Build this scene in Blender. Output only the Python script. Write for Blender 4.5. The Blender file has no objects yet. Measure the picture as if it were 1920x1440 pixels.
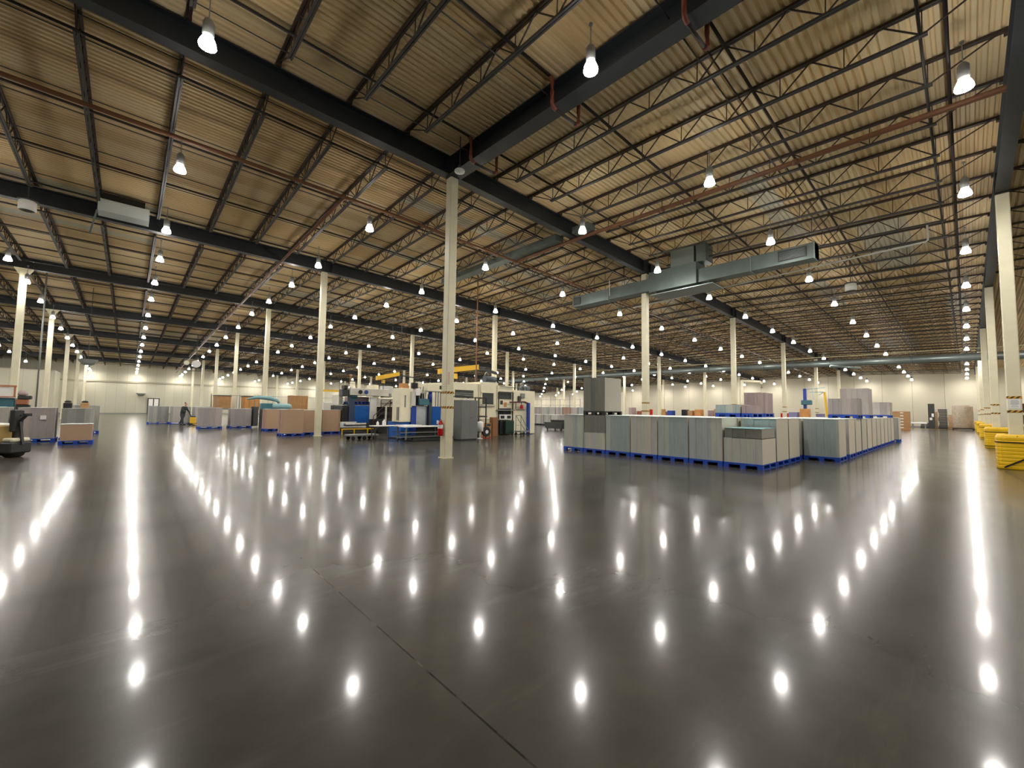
import bpy, bmesh, math, random
from mathutils import Vector, Matrix
C = bpy.context.scene.collection
sc = bpy.context.scene
S = 12.19                      # column spacing in metres

# ---------------------------------------------------------------- camera
def make_camera():
    f, yaw, pit, rol = 781.88, 0.8281, 0.061, 0.0144
    fw = Vector((math.cos(yaw)*math.cos(pit), math.sin(yaw)*math.cos(pit), math.sin(pit)))
    r = Vector((math.sin(yaw), -math.cos(yaw), 0)); up = r.cross(fw)
    r2 = r*math.cos(rol)+up*math.sin(rol); u2 = -r*math.sin(rol)+up*math.cos(rol)
    cd = bpy.data.cameras.new('camera'); co = bpy.data.objects.new('camera', cd); C.objects.link(co)
    cd.sensor_width = 36; cd.sensor_fit = 'HORIZONTAL'; cd.lens = 36*f/1920
    cd.clip_start = 0.05; cd.clip_end = 400
    m = Matrix((r2, u2, -fw)).transposed().to_4x4(); m.translation = Vector((-7.4906, -11.2042, 1.5634))
    co.matrix_world = m; sc.camera = co
make_camera()
w = bpy.data.worlds.new('world'); sc.world = w; w.use_nodes = True
w.node_tree.nodes['Background'].inputs[0].default_value = (0.9, 0.95, 1, 1)
w.node_tree.nodes['Background'].inputs[1].default_value = 0.0
sc.view_settings.view_transform = 'Standard'; sc.view_settings.look = 'None'
sc.view_settings.gamma = 1; sc.view_settings.use_curve_mapping = False
sc.view_settings.exposure = 2.35
LAMP_POWER = 126.0
GLOW_POWER = 9.0               # prismatic glass reflector glow
sc.cycles.max_bounces = 7; sc.cycles.diffuse_bounces = 4; sc.cycles.glossy_bounces = 3
sc.cycles.sample_clamp_indirect = 6; sc.cycles.use_light_tree = True
sc.cycles.caustics_reflective = False; sc.cycles.caustics_refractive = False
sc.cycles.use_adaptive_sampling = True; sc.cycles.adaptive_threshold = 0.02

# ---------------------------------------------------------------- roof form
G = {-4: 8.6, -3: 8.65, -2: 8.73, -1: 8.83, 0: 9.137, 1: 8.88, 2: 8.93, 3: 8.65, 4: 8.25, 5: 7.85, 6: 7.5, 7: 7.15}
def Hb(x, y):                  # underside of the girders
    v = y/S; i = max(-4, min(6, math.floor(v))); t = v-i
    g = G[i]*(1-t)+G[i+1]*t
    return g - (0.0295*x if x > 0 else 0.0125*x)
DK = 0.745                     # deck above girder underside
def deck(x, y): return Hb(x, y)+DK

# ---------------------------------------------------------------- materials
MATS = {}
def lin(c):
    return tuple(((v/255)/12.92 if v/255 <= 0.04045 else ((v/255+0.055)/1.055)**2.4) for v in c)+(1,)
def mat(name, rgb, rough=0.6, metal=0.0, vary=0.0, scale=4.0, emit=0.0, spec=0.5, coat=0.0):
    if name in MATS: return MATS[name]
    m = bpy.data.materials.new(name); m.use_nodes = True; MATS[name] = m
    nt = m.node_tree; b = nt.nodes['Principled BSDF']
    c = lin(rgb)
    b.inputs['Base Color'].default_value = c; b.inputs['Roughness'].default_value = rough
    b.inputs['Metallic'].default_value = metal; b.inputs['Specular IOR Level'].default_value = spec
    b.inputs['Coat Weight'].default_value = coat
    if emit:
        b.inputs['Emission Color'].default_value = c; b.inputs['Emission Strength'].default_value = emit
    if vary:
        tc = nt.nodes.new('ShaderNodeTexCoord'); n = nt.nodes.new('ShaderNodeTexNoise')
        n.inputs['Scale'].default_value = scale; n.inputs['Detail'].default_value = 4
        nt.links.new(tc.outputs['Object'], n.inputs['Vector'])
        mr = nt.nodes.new('ShaderNodeMapRange'); mr.inputs['From Min'].default_value = .3; mr.inputs['From Max'].default_value = .7
        mr.inputs['To Min'].default_value = 1-vary; mr.inputs['To Max'].default_value = 1+vary
        nt.links.new(n.outputs['Fac'], mr.inputs['Value'])
        mx = nt.nodes.new('ShaderNodeMix'); mx.data_type = 'RGBA'; mx.blend_type = 'MULTIPLY'; mx.inputs[0].default_value = 1
        mx.inputs[6].default_value = c; nt.links.new(mr.outputs[0], mx.inputs[7])
        nt.links.new(mx.outputs[2], b.inputs['Base Color'])
    return m
def nodes(name):
    m = bpy.data.materials.new(name); m.use_nodes = True; MATS[name] = m
    return m, m.node_tree, m.node_tree.nodes['Principled BSDF'], m.node_tree.nodes.new, m.node_tree.links.new
def math_node(nt, op, a, b=None):
    n = nt.nodes.new('ShaderNodeMath'); n.operation = op
    for i, v in enumerate((a, b)):
        if v is None: continue
        if hasattr(v, 'is_linked'): nt.links.new(v, n.inputs[i])
        else: n.inputs[i].default_value = v
    return n.outputs[0]
def mixc(nt, f, a, b, blend='MIX'):
    n = nt.nodes.new('ShaderNodeMix'); n.data_type = 'RGBA'; n.blend_type = blend
    for i, v in ((0, f), (6, a), (7, b)):
        if hasattr(v, 'is_linked'): nt.links.new(v, n.inputs[i])
        else: n.inputs[i].default_value = v
    return n.outputs[2]

def floor_mat():
    m, nt, b, N, L = nodes('polished_concrete')
    tc = N('ShaderNodeTexCoord'); sep = N('ShaderNodeSeparateXYZ'); L(tc.outputs['Object'], sep.inputs[0])
    n1 = N('ShaderNodeTexNoise'); n1.inputs['Scale'].default_value = 0.22; n1.inputs['Detail'].default_value = 8; n1.inputs['Roughness'].default_value = .62
    L(tc.outputs['Object'], n1.inputs['Vector'])
    n2 = N('ShaderNodeTexNoise'); n2.inputs['Scale'].default_value = 2.2; n2.inputs['Detail'].default_value = 6
    L(tc.outputs['Object'], n2.inputs['Vector'])
    r = N('ShaderNodeValToRGB'); L(n1.outputs['Fac'], r.inputs[0])
    e = r.color_ramp.elements; e[0].position = .32; e[0].color = lin((46, 47, 43)); e[1].position = .68; e[1].color = lin((84, 80, 70))
    r2 = N('ShaderNodeMapRange'); r2.inputs['From Min'].default_value = .3; r2.inputs['From Max'].default_value = .7
    r2.inputs['To Min'].default_value = .86; r2.inputs['To Max'].default_value = 1.14; L(n2.outputs['Fac'], r2.inputs['Value'])
    col = mixc(nt, 1.0, r.outputs[0], r2.outputs[0], 'MULTIPLY')
    # slab tone differs from pour to pour
    sx = math_node(nt, 'FLOOR', math_node(nt, 'DIVIDE', sep.outputs[0], S*2)); sy = math_node(nt, 'FLOOR', math_node(nt, 'DIVIDE', sep.outputs[1], S))
    cmb = N('ShaderNodeCombineXYZ'); L(sx, cmb.inputs[0]); L(sy, cmb.inputs[1])
    wn = N('ShaderNodeTexWhiteNoise'); L(cmb.outputs[0], wn.inputs['Vector'])
    slab = N('ShaderNodeMapRange'); slab.inputs['To Min'].default_value = .9; slab.inputs['To Max'].default_value = 1.12; L(wn.outputs['Value'], slab.inputs['Value'])
    col = mixc(nt, 1.0, col, slab.outputs[0], 'MULTIPLY')
    mp = N('ShaderNodeMapping'); mp.inputs['Scale'].default_value = (.35, 1.6, 1); mp.inputs['Rotation'].default_value = (0, 0, .5); L(tc.outputs['Object'], mp.inputs['Vector'])
    n6 = N('ShaderNodeTexNoise'); n6.inputs['Scale'].default_value = 1.6; n6.inputs['Detail'].default_value = 8; n6.inputs['Roughness'].default_value = .65; L(mp.outputs[0], n6.inputs['Vector'])
    sf = N('ShaderNodeMapRange'); sf.inputs['From Min'].default_value = .56; sf.inputs['From Max'].default_value = .74; sf.inputs['To Max'].default_value = .2; L(n6.outputs['Fac'], sf.inputs['Value'])
    col = mixc(nt, sf.outputs[0], col, lin((118, 116, 104)))
    # saw-cut joints every half bay, filled; wobble a little
    def joint(axis, period):
        a = math_node(nt, 'DIVIDE', sep.outputs[axis], period)
        a = math_node(nt, 'SUBTRACT', a, math_node(nt, 'ROUND', a)); a = math_node(nt, 'ABSOLUTE', a)
        return math_node(nt, 'LESS_THAN', math_node(nt, 'MULTIPLY', a, period), 0.006)
    j = math_node(nt, 'MAXIMUM', joint(0, S/2), joint(1, S/2))
    n3 = N('ShaderNodeTexNoise'); n3.inputs['Scale'].default_value = 3.3; n3.inputs['Detail'].default_value = 5; L(tc.outputs['Object'], n3.inputs['Vector'])
    jc = N('ShaderNodeValToRGB'); L(n3.outputs['Fac'], jc.inputs[0]); jc.color_ramp.elements[0].position = .5; jc.color_ramp.elements[0].color = lin((30, 30, 27)); jc.color_ramp.elements[1].position = .72; jc.color_ramp.elements[1].color = lin((104, 101, 90))
    col = mixc(nt, j, col, jc.outputs[0])
    L(col, b.inputs['Base Color'])
    b.inputs['Specular IOR Level'].default_value = .10
    # smears and wear change the gloss
    n4 = N('ShaderNodeTexNoise'); n4.inputs['Scale'].default_value = .9; n4.inputs['Detail'].default_value = 6; L(tc.outputs['Object'], n4.inputs['Vector'])
    rr = N('ShaderNodeMapRange'); rr.inputs['From Min'].default_value = .35; rr.inputs['From Max'].default_value = .7
    rr.inputs['To Min'].default_value = .235; rr.inputs['To Max'].default_value = .268; L(n4.outputs['Fac'], rr.inputs['Value'])
    L(rr.outputs[0], b.inputs['Roughness'])
    b.inputs['Coat Weight'].default_value = 0.32; b.inputs['Coat IOR'].default_value = 1.5
    cr = N('ShaderNodeMapRange'); cr.inputs['From Min'].default_value = .35; cr.inputs['From Max'].default_value = .7
    cr.inputs['To Min'].default_value = .075; cr.inputs['To Max'].default_value = .115; L(n4.outputs['Fac'], cr.inputs['Value'])
    L(cr.outputs[0], b.inputs['Coat Roughness'])
    bp = N('ShaderNodeBump'); bp.inputs['Strength'].default_value = .012; bp.inputs['Distance'].default_value = .02
    n5 = N('ShaderNodeTexNoise'); n5.inputs['Scale'].default_value = 3.5; n5.inputs['Detail'].default_value = 3; L(tc.outputs['Object'], n5.inputs['Vector'])
    L(n5.outputs['Fac'], bp.inputs['Height']); L(bp.outputs[0], b.inputs['Normal']); L(bp.outputs[0], b.inputs['Coat Normal'])
    return m
def deck_mat():
    m, nt, b, N, L = nodes('painted_roof_deck')
    tc = N('ShaderNodeTexCoord'); sep = N('ShaderNodeSeparateXYZ'); L(tc.outputs['Object'], sep.inputs[0])
    sy = math_node(nt, 'FLOOR', math_node(nt, 'DIVIDE', sep.outputs[1], 0.76)); sx = math_node(nt, 'FLOOR', math_node(nt, 'DIVIDE', sep.outputs[0], S*.571))
    cmb = N('ShaderNodeCombineXYZ'); L(sx, cmb.inputs[0]); L(sy, cmb.inputs[1])
    wn = N('ShaderNodeTexWhiteNoise'); L(cmb.outputs[0], wn.inputs['Vector'])
    r = N('ShaderNodeValToRGB'); r.color_ramp.interpolation = 'CONSTANT'; L(wn.outputs['Value'], r.inputs[0])
    e = r.color_ramp.elements; e[0].position = 0; e[0].color = lin((240, 214, 164)); e[1].position = .3; e[1].color = lin((240, 218, 172))
    for p, c in ((.6, (228, 200, 148)), (.92, (222, 214, 190))):
        q = e.new(p); q.color = lin(c)
    n = N('ShaderNodeTexNoise'); n.inputs['Scale'].default_value = .12; n.inputs['Detail'].default_value = 4; L(tc.outputs['Object'], n.inputs['Vector'])
    mr = N('ShaderNodeMapRange'); mr.inputs['From Min'].default_value = .35; mr.inputs['From Max'].default_value = .65; mr.inputs['To Min'].default_value = .86; mr.inputs['To Max'].default_value = 1.1
    L(n.outputs['Fac'], mr.inputs['Value'])
    L(mixc(nt, 1.0, r.outputs[0], mr.outputs[0], 'MULTIPLY'), b.inputs['Base Color'])
    b.inputs['Roughness'].default_value = .55
    return m
def wall_mat(name, rgb, panel=3.05):
    m, nt, b, N, L = nodes(name)
    tc = N('ShaderNodeTexCoord'); sep = N('ShaderNodeSeparateXYZ'); L(tc.outputs['Object'], sep.inputs[0])
    a = math_node(nt, 'ADD', sep.outputs[0], sep.outputs[1]); a = math_node(nt, 'DIVIDE', a, panel)
    fl = math_node(nt, 'FLOOR', a); fr = math_node(nt, 'SUBTRACT', a, fl)
    wn = N('ShaderNodeTexWhiteNoise'); wn.noise_dimensions = '1D'; L(fl, wn.inputs['W'])
    mr = N('ShaderNodeMapRange'); mr.inputs['To Min'].default_value = .93; mr.inputs['To Max'].default_value = 1.04; L(wn.outputs['Value'], mr.inputs['Value'])
    c = mixc(nt, 1.0, lin(rgb), mr.outputs[0], 'MULTIPLY')
    j = math_node(nt, 'LESS_THAN', fr, .012)
    c = mixc(nt, j, c, lin(tuple(int(v*.62) for v in rgb)))
    L(c, b.inputs['Base Color']); b.inputs['Roughness'].default_value = .55
    return m
def board_mat(name, cols, side=None, width=.23):
    """upright bundles of board: stripes of several tints; side = tint of the end faces"""
    m, nt, b, N, L = nodes(name)
    tc = N('ShaderNodeTexCoord'); sep = N('ShaderNodeSeparateXYZ'); L(tc.outputs['Object'], sep.inputs[0])
    oi = N('ShaderNodeObjectInfo')
    a = math_node(nt, 'ADD', math_node(nt, 'MULTIPLY', sep.outputs[0], .9), sep.outputs[1]); a = math_node(nt, 'DIVIDE', a, width)
    a = math_node(nt, 'ADD', a, math_node(nt, 'MULTIPLY', oi.outputs['Random'], 37.0))
    fl = math_node(nt, 'FLOOR', a)
    wn = N('ShaderNodeTexWhiteNoise'); wn.noise_dimensions = '1D'; L(fl, wn.inputs['W'])
    r = N('ShaderNodeValToRGB'); r.color_ramp.interpolation = 'CONSTANT'; L(wn.outputs['Value'], r.inputs[0])
    e = r.color_ramp.elements
    while len(e) > 1: e.remove(e[-1])
    e[0].position = 0; e[0].color = lin(cols[0])
    for i, c in enumerate(cols[1:]): q = e.new((i+1)/len(cols)); q.color = lin(c)
    n = N('ShaderNodeTexNoise'); n.inputs['Scale'].default_value = 3; mp = N('ShaderNodeMapping'); mp.inputs['Scale'].default_value = (6, 6, .7)
    L(tc.outputs['Object'], mp.inputs['Vector']); L(mp.outputs[0], n.inputs['Vector'])
    mr = N('ShaderNodeMapRange'); mr.inputs['From Min'].default_value = .3; mr.inputs['From Max'].default_value = .7; mr.inputs['To Min'].default_value = .93; mr.inputs['To Max'].default_value = 1.06
    L(n.outputs['Fac'], mr.inputs['Value'])
    c = mixc(nt, 1.0, r.outputs[0], mr.outputs[0], 'MULTIPLY')
    if side:
        sn = N('ShaderNodeSeparateXYZ'); L(tc.outputs['Normal'], sn.inputs[0])
        f = math_node(nt, 'GREATER_THAN', math_node(nt, 'ABSOLUTE', sn.outputs[1]), .6)
        c = mixc(nt, f, c, lin(side))
    L(c, b.inputs['Base Color']); b.inputs['Roughness'].default_value = .7
    return m
def hazard_mat():
    m, nt, b, N, L = nodes('hazard_tape')
    tc = N('ShaderNodeTexCoord'); sep = N('ShaderNodeSeparateXYZ'); L(tc.outputs['Object'], sep.inputs[0])
    a = math_node(nt, 'ADD', math_node(nt, 'SUBTRACT', sep.outputs[0], sep.outputs[1]), math_node(nt, 'MULTIPLY', sep.outputs[2], -1.0))
    a = math_node(nt, 'FRACT', math_node(nt, 'DIVIDE', a, .115))
    L(mixc(nt, math_node(nt, 'GREATER_THAN', a, .5), lin((214, 158, 40)), lin((58, 44, 24))), b.inputs['Base Color'])
    return m
M_floor, M_deck = floor_mat(), deck_mat()
M_wall = wall_mat('painted_wall_panels', (202, 196, 174))
M_wall_left = wall_mat('painted_wall_metal', (186, 183, 162), 1.2)
M_steel = mat('dark_steel_paint', (66, 64, 62), .5, 0, .12, 2)
M_girder = mat('charcoal_girder_paint', (38, 43, 47), .45, 0, .1, 1.5)
M_joist = mat('joist_primer', (66, 52, 43), .55, 0, .12, 2)
M_col = mat('cream_column_paint', (226, 220, 190), .45, 0, .05, 3)
M_pipe_red = mat('rust_red_pipe', (124, 62, 44), .5, 0, .15, 5)
M_pipe_brown = mat('brown_pipe', (122, 80, 52), .45, 0, .12, 3)
M_pipe_dark = mat('dark_branch_pipe', (52, 42, 38), .5)
M_galv = mat('galvanised_sheet', (108, 120, 116), .5, .35, .12, 2)
M_galv2 = mat('bright_galvanised_sheet', (140, 152, 150), .4, .5, .1, 1)
M_white = mat('white_paint', (232, 232, 226), .5)
M_offwhite = mat('machine_cream', (236, 229, 200), .45, 0, .05, 3)
M_cream2 = mat('machine_pale_grey', (205, 203, 192), .45, 0, .05, 3)
M_blue = mat('machine_blue', (10, 92, 176), .4, 0, .06, 3)
M_pblue = mat('pallet_blue', (22, 72, 176), .5, 0, .12, 5)
M_dblue = mat('deep_blue_paint', (30, 62, 150), .4)
M_teal = mat('teal_paint', (62, 110, 122), .45, 0, .1, 4)
M_aqua = mat('pale_aqua_paint', (128, 168, 172), .4, 0, .08, 4)
M_black = mat('black_plastic', (24, 24, 26), .5)
M_dark = mat('dark_machine_grey', (52, 54, 54), .5, 0, .15, 6)
M_grey = mat('cabinet_grey', (112, 116, 114), .4, 0, .04, 2)
M_mid = mat('mid_grey_metal', (134, 138, 134), .4, .3, .08, 4)
M_glass = mat('dark_window_glass', (70, 76, 74), .12, 0, .1, 4)
M_yellow = mat('safety_yellow', (236, 190, 18), .42, 0, .05, 3)
M_yellow2 = mat('crane_yellow', (228, 182, 40), .45, 0, .06, 3)
M_red = mat('extinguisher_red', (190, 22, 24), .25)
M_card = mat('kraft_cardboard', (178, 136, 92), .75, 0, .08, 4)
M_orange = mat('orange_cardboard', (206, 146, 84), .7, 0, .1, 3)
M_wood = mat('plywood', (176, 132, 84), .65, 0, .14, 3)
M_rubber = mat('black_rubber', (30, 28, 28), .8)
M_paper = mat('white_paper', (238, 238, 232), .6)
M_film = mat('stretch_film', (172, 156, 136), .18, 0, .15, 6, spec=.8)
M_green = mat('dark_green_bin', (20, 54, 40), .45)
M_bgrey = mat('board_top_sheet', (214, 224, 218), .6, 0, .05, 2)
M_board = board_mat('grey_green_board', [(174, 178, 165), (163, 172, 167), (183, 180, 167), (161, 167, 170), (176, 174, 170), (156, 167, 163)], (214, 206, 188))
M_board_t = board_mat('teal_grey_board', [(159, 169, 165), (165, 173, 165), (148, 161, 161), (171, 173, 163)], (208, 202, 184))
M_board_d = board_mat('dark_grey_board', [(112, 114, 106), (102, 106, 100), (118, 116, 108), (108, 110, 106)], (166, 162, 150), .2)
M_board_m = board_mat('mauve_grey_board', [(172, 162, 159), (159, 153, 150), (180, 173, 168), (153, 148, 147)], None, .3)
M_board_p = board_mat('pinkish_board', [(164, 142, 140), (156, 138, 138), (170, 150, 146)], None, .3)
M_board_k = board_mat('kraft_board', [(168, 136, 118), (158, 128, 110), (176, 146, 124)], (186, 156, 128), .3)
M_board_g = board_mat('plain_grey_board', [(168, 168, 160), (152, 154, 150), (180, 176, 168), (142, 143, 140)], None, .22)
M_hazard = hazard_mat()
def lens_mat(name, power):
    m, nt, b, N, L = nodes(name)
    e = N('ShaderNodeEmission'); e.inputs[0].default_value = (1.0, .955, .9, 1); e.inputs[1].default_value = power
    L(e.outputs[0], nt.nodes['Material Output'].inputs[0]); return m
M_lens = lens_mat('lamp_lens_lit', LAMP_POWER)
M_refl = lens_mat('lit_prismatic_glass', GLOW_POWER)
M_house = mat('lamp_housing_grey', (150, 152, 150), .4, .3)

# ---------------------------------------------------------------- mesh helpers
class MB:
    def __init__(s): s.bm = bmesh.new(); s.mi = 0
    def _tag(s, fs):
        for f in fs: f.material_index = s.mi
    def box(s, x0, x1, y0, y1, z0, z1):
        v = [s.bm.verts.new(p) for p in ((x0,y0,z0),(x1,y0,z0),(x1,y1,z0),(x0,y1,z0),(x0,y0,z1),(x1,y0,z1),(x1,y1,z1),(x0,y1,z1))]
        s._tag([s.bm.faces.new([v[i] for i in q]) for q in ((3,2,1,0),(4,5,6,7),(0,1,5,4),(1,2,6,5),(2,3,7,6),(3,0,4,7))]); return s
    def prism(s, pts, ax, a, b):
        """polygon pts in the two other axes, extruded along axis ax from a to b"""
        def P(p, t):
            return {0: (t, p[0], p[1]), 1: (p[0], t, p[1]), 2: (p[0], p[1], t)}[ax]
        A = [s.bm.verts.new(P(p, a)) for p in pts]; B = [s.bm.verts.new(P(p, b)) for p in pts]; n = len(pts)
        fs = [s.bm.faces.new(A[::-1]), s.bm.faces.new(B)]
        for i in range(n): fs.append(s.bm.faces.new((A[i], A[(i+1) % n], B[(i+1) % n], B[i])))
        s._tag(fs); return s
    def bar(s, p, q, w, h=None, caps=True):
        """square bar from p to q"""
        h = h or w; p = Vector(p); q = Vector(q); d = (q-p).normalized()
        u = d.cross(Vector((0, 0, 1)));
        if u.length < 1e-3: u = Vector((1, 0, 0))
        u.normalize(); v = d.cross(u).normalized()
        A = [s.bm.verts.new(p+u*a*w/2+v*b*h/2) for a, b in ((-1,-1),(1,-1),(1,1),(-1,1))]
        B = [s.bm.verts.new(q+u*a*w/2+v*b*h/2) for a, b in ((-1,-1),(1,-1),(1,1),(-1,1))]
        fs = [s.bm.faces.new((A[i], A[(i+1) % 4], B[(i+1) % 4], B[i])) for i in range(4)]
        if caps: fs += [s.bm.faces.new(A[::-1]), s.bm.faces.new(B)]
        s._tag(fs); return s
    def tube(s, pts, r, n=8, smooth=True):
        pts = [Vector(p) for p in pts]; rings = []
        for i, p in enumerate(pts):
            d = (pts[min(i+1, len(pts)-1)]-pts[max(i-1, 0)]).normalized()
            u = d.cross(Vector((0, 0, 1)))
            if u.length < 1e-3: u = d.cross(Vector((0, 1, 0)))
            u.normalize(); v = d.cross(u).normalized()
            rr = r[i] if isinstance(r, (list, tuple)) else r
            rings.append([s.bm.verts.new(p+(u*math.cos(2*math.pi*k/n)+v*math.sin(2*math.pi*k/n))*rr) for k in range(n)])
        fs = []
        for a, b in zip(rings, rings[1:]):
            for k in range(n):
                f = s.bm.faces.new((a[k], a[(k+1) % n], b[(k+1) % n], b[k])); f.smooth = smooth; fs.append(f)
        fs += [s.bm.faces.new(rings[0][::-1]), s.bm.faces.new(rings[-1])]
        s._tag(fs); return s
    def lathe(s, prof, n=16, c=(0, 0, 0), smooth=True, closed=True):
        rings = [[s.bm.verts.new((c[0]+r*math.cos(2*math.pi*k/n), c[1]+r*math.sin(2*math.pi*k/n), c[2]+z)) for k in range(n)] for r, z in prof]
        fs = []
        for a, b in zip(rings, rings[1:]):
            for k in range(n):
                f = s.bm.faces.new((a[k], a[(k+1) % n], b[(k+1) % n], b[k])); f.smooth = smooth; fs.append(f)
        if closed: fs += [s.bm.faces.new(rings[0][::-1]), s.bm.faces.new(rings[-1])]
        s._tag(fs); return s
    def mesh(s, name, mats, bevel=0):
        if bevel: bmesh.ops.bevel(s.bm, geom=s.bm.edges[:], offset=bevel, segments=1, affect='EDGES')
        bmesh.ops.recalc_face_normals(s.bm, faces=s.bm.faces[:])
        me = bpy.data.meshes.new(name); s.bm.to_mesh(me); s.bm.free()
        for m in (mats if isinstance(mats, (list, tuple)) else [mats]): me.materials.append(m)
        return me
    def build(s, name, mats, parent=None, bevel=0, loc=None, rz=0):
        return link(name, s.mesh(name, mats, bevel), parent, loc, rz)
def link(name, me, parent=None, loc=None, rz=0):
    o = bpy.data.objects.new(name, me); C.objects.link(o); o.parent = parent
    if loc is not None: o.location = loc
    o.rotation_euler.z = rz
    return o
def box(name, m, x0, x1, y0, y1, z0, z1, parent=None, bevel=0): return MB().box(x0, x1, y0, y1, z0, z1).build(name, m, parent, bevel)
def tag(o, label, cat, group=None):
    o['label'] = label; o['category'] = cat
    if group: o['group'] = group
    return o
def thing(name, label, cat, loc=(0, 0, 0), rz=0, group=None):
    o = bpy.data.objects.new(name, None); C.objects.link(o); o.location = loc; o.rotation_euler.z = rz
    o.empty_display_size = .1
    return tag(o, label, cat, group)
def struct(o): o['kind'] = 'structure'; return o
def stuff(o): o['kind'] = 'stuff'; return o
ORD = ['nearest', 'second', 'third', 'fourth', 'fifth', 'sixth', 'seventh', 'eighth', 'ninth', 'tenth', 'eleventh', 'twelfth', 'thirteenth', 'fourteenth', 'fifteenth', 'sixteenth', 'seventeenth', 'eighteenth', 'nineteenth', 'twentieth', 'twenty-first', 'twenty-second']
def copy_tree(o, parent=None):
    c = o.copy(); C.objects.link(c); c.parent = parent
    for ch in list(o.children): copy_tree(ch, c)
    return c

# ---------------------------------------------------------------- the setting
X0, X1, Y0, Y1 = -34.0, 70.4, -30.0, 81.0
struct(box('floor', M_floor, X0, X1, Y0, Y1, -.3, 0))
def build_ceiling():
    bm = bmesh.new(); pitch, dep = .165, .048
    xs = [X0, 0, X1]; prev = None; y = Y0
    prof = []
    while y < Y1:
        for dy, dz in ((0, dep), (.045, dep), (.07, 0), (.14, 0)):
            if y+dy < Y1: prof.append((y+dy, dz))
        y += pitch
    prof.append((Y1, 0))
    for yy, dz in prof:
        row = [bm.verts.new((x, yy, deck(x, yy)+dz)) for x in xs]
        if prev:
            for i in range(2): bm.faces.new((prev[i], prev[i+1], row[i+1], row[i]))
        prev = row
    me = bpy.data.meshes.new('ceiling'); bm.to_mesh(me); bm.free(); me.materials.append(M_deck)
    struct(link('ceiling', me))
build_ceiling()
def wall(name, m, x0, x1, y0, y1, top=10.4):
    o = box(name, m, x0, x1, y0, y1, -.3, top); return struct(o)
wall('wall_right', M_wall, X1, X1+.3, Y0, Y1, 8.4)
wall('wall_left', M_wall_left, X0, X1, Y1, Y1+.3, 9.2)
wall('wall_behind', M_wall, X0, X1, Y0-.3, Y0, 10.8)
wall('wall_side', M_wall, X0-.3, X0, Y0, Y1, 11)
# a lower room that juts out of the far left corner
struct(box('wall_office', M_wall_left, -34, -15.2, 74.5, 74.8, 0, 6.1))
struct(box('wall_office_end', M_wall_left, -15.5, -15.2, 74.8, 81, 0, 6.1))
struct(box('wall_shade_strip_1', mat('wall_shadow_band', (150, 146, 124), .6), X0, X1, Y1-.12, Y1, 5.0, 5.25))  # dark strip standing in for the shadow band across the left wall
struct(box('baseboard_left', M_mid, -15.2, X1, Y1-.03, Y1, 0, .12))
struct(box('baseboard_right', M_mid, X1-.03, X1, Y0, Y1, 0, .12))

# ---------------------------------------------------------------- girders
def girder_mesh(L):
    b = MB(); h, w, t, tw = .61, .30, .03, .02
    b.box(0, L, -w/2, w/2, 0, t).box(0, L, -w/2, w/2, h-t, h).box(0, L, -tw/2, tw/2, t, h-t)
    for x in (.35, L-.35): b.box(x-.01, x+.01, -w/2+.01, w/2-.01, t, h-t)
    return b.mesh('roof_girder', M_girder)
gm = girder_mesh(S)
def side(n, a, b): return a if n >= 0 else b
def uname(u): return 'of the extinguisher column' if u == 0 else f"{ORD[abs(u)] if abs(u) > 1 else 'one'} bay{'s' if 0 else ''} to the {'right' if u > 0 else 'left'} of the extinguisher column"
rows = {-1: 'over the row of columns with yellow guards', 0: 'over the extinguisher column row', 1: 'over the first column row behind the extinguisher column'}
for v in range(-2, 7):
    rn = rows.get(v, f"over the {ORD[v] if v > 0 else 'overhead'} column row behind the extinguisher column" if v > 0 else 'overhead behind the viewpoint')
    for u in range(-3, 6):
        if v == -2 and u not in (-1, 0, 1, 2): continue
        L = S
        a, b_ = Hb(u*S, v*S), Hb((u+1)*S, v*S)
        me = gm
        if u == 5: me = girder_mesh(X1-5*S-.02); b_ = Hb(X1, v*S); L = X1-5*S
        o = link('roof_girder', me, None, (u*S, v*S, a)); o.rotation_euler.y = -math.atan2(b_-a, L)
        k = u+4
        tag(o, f"charcoal roof girder {rn}, segment {'reaching right' if u >= 0 else 'reaching left'} {ORD[abs(u) if u >= 0 else -u-1]}", 'girder', 'roof girders')
for v, lb in ((-1, 'charcoal cross girder running from the extinguisher column up to the right'), (-2, 'charcoal cross girder above the viewpoint')):
    a, b_ = Hb(0, v*S), Hb(0, (v+1)*S)
    o = link('cross_girder', gm, None, (0, v*S+.15, a-.004)); o.rotation_euler = (0, -math.atan2(b_-a, S), math.pi/2); o.scale = (.975, 1.5, 1.0)
    tag(o, lb, 'girder')

# ---------------------------------------------------------------- joists
JD = .60
def joist_parts():
    L = S
    top = MB(); top.box(-.055, -.008, .02, L-.02, -.06, 0).box(.008, .055, .02, L-.02, -.06, 0)
    for y in (.1, L-.1): top.box(-.06, .06, y-.1, y+.1, -.13, -.06)
    bot = MB(); bot.box(-.05, -.008, 1.22, L-1.22, -JD, -JD+.05).box(.008, .05, 1.22, L-1.22, -JD, -JD+.05)
    web = MB(); n = 8; a, b_ = 1.3, L-1.3; p = (b_-a)/n
    zt, zb = -.04, -JD+.03
    web.bar((0, .25, zt), (0, a, zb), .025, caps=False).bar((0, L-.25, zt), (0, b_, zb), .025, caps=False)
    for i in range(n):
        y0 = a+i*p
        web.bar((0, y0, zb), (0, y0+p/2, zt), .026, caps=False).bar((0, y0+p/2, zt), (0, y0+p, zb), .026, caps=False)
    for i in range(n+1): web.bar((0, a+i*p, zb), (0, a+i*p, zt), .018, caps=False)
    return top, bot, web
t_, b_, w_ = joist_parts()
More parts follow.
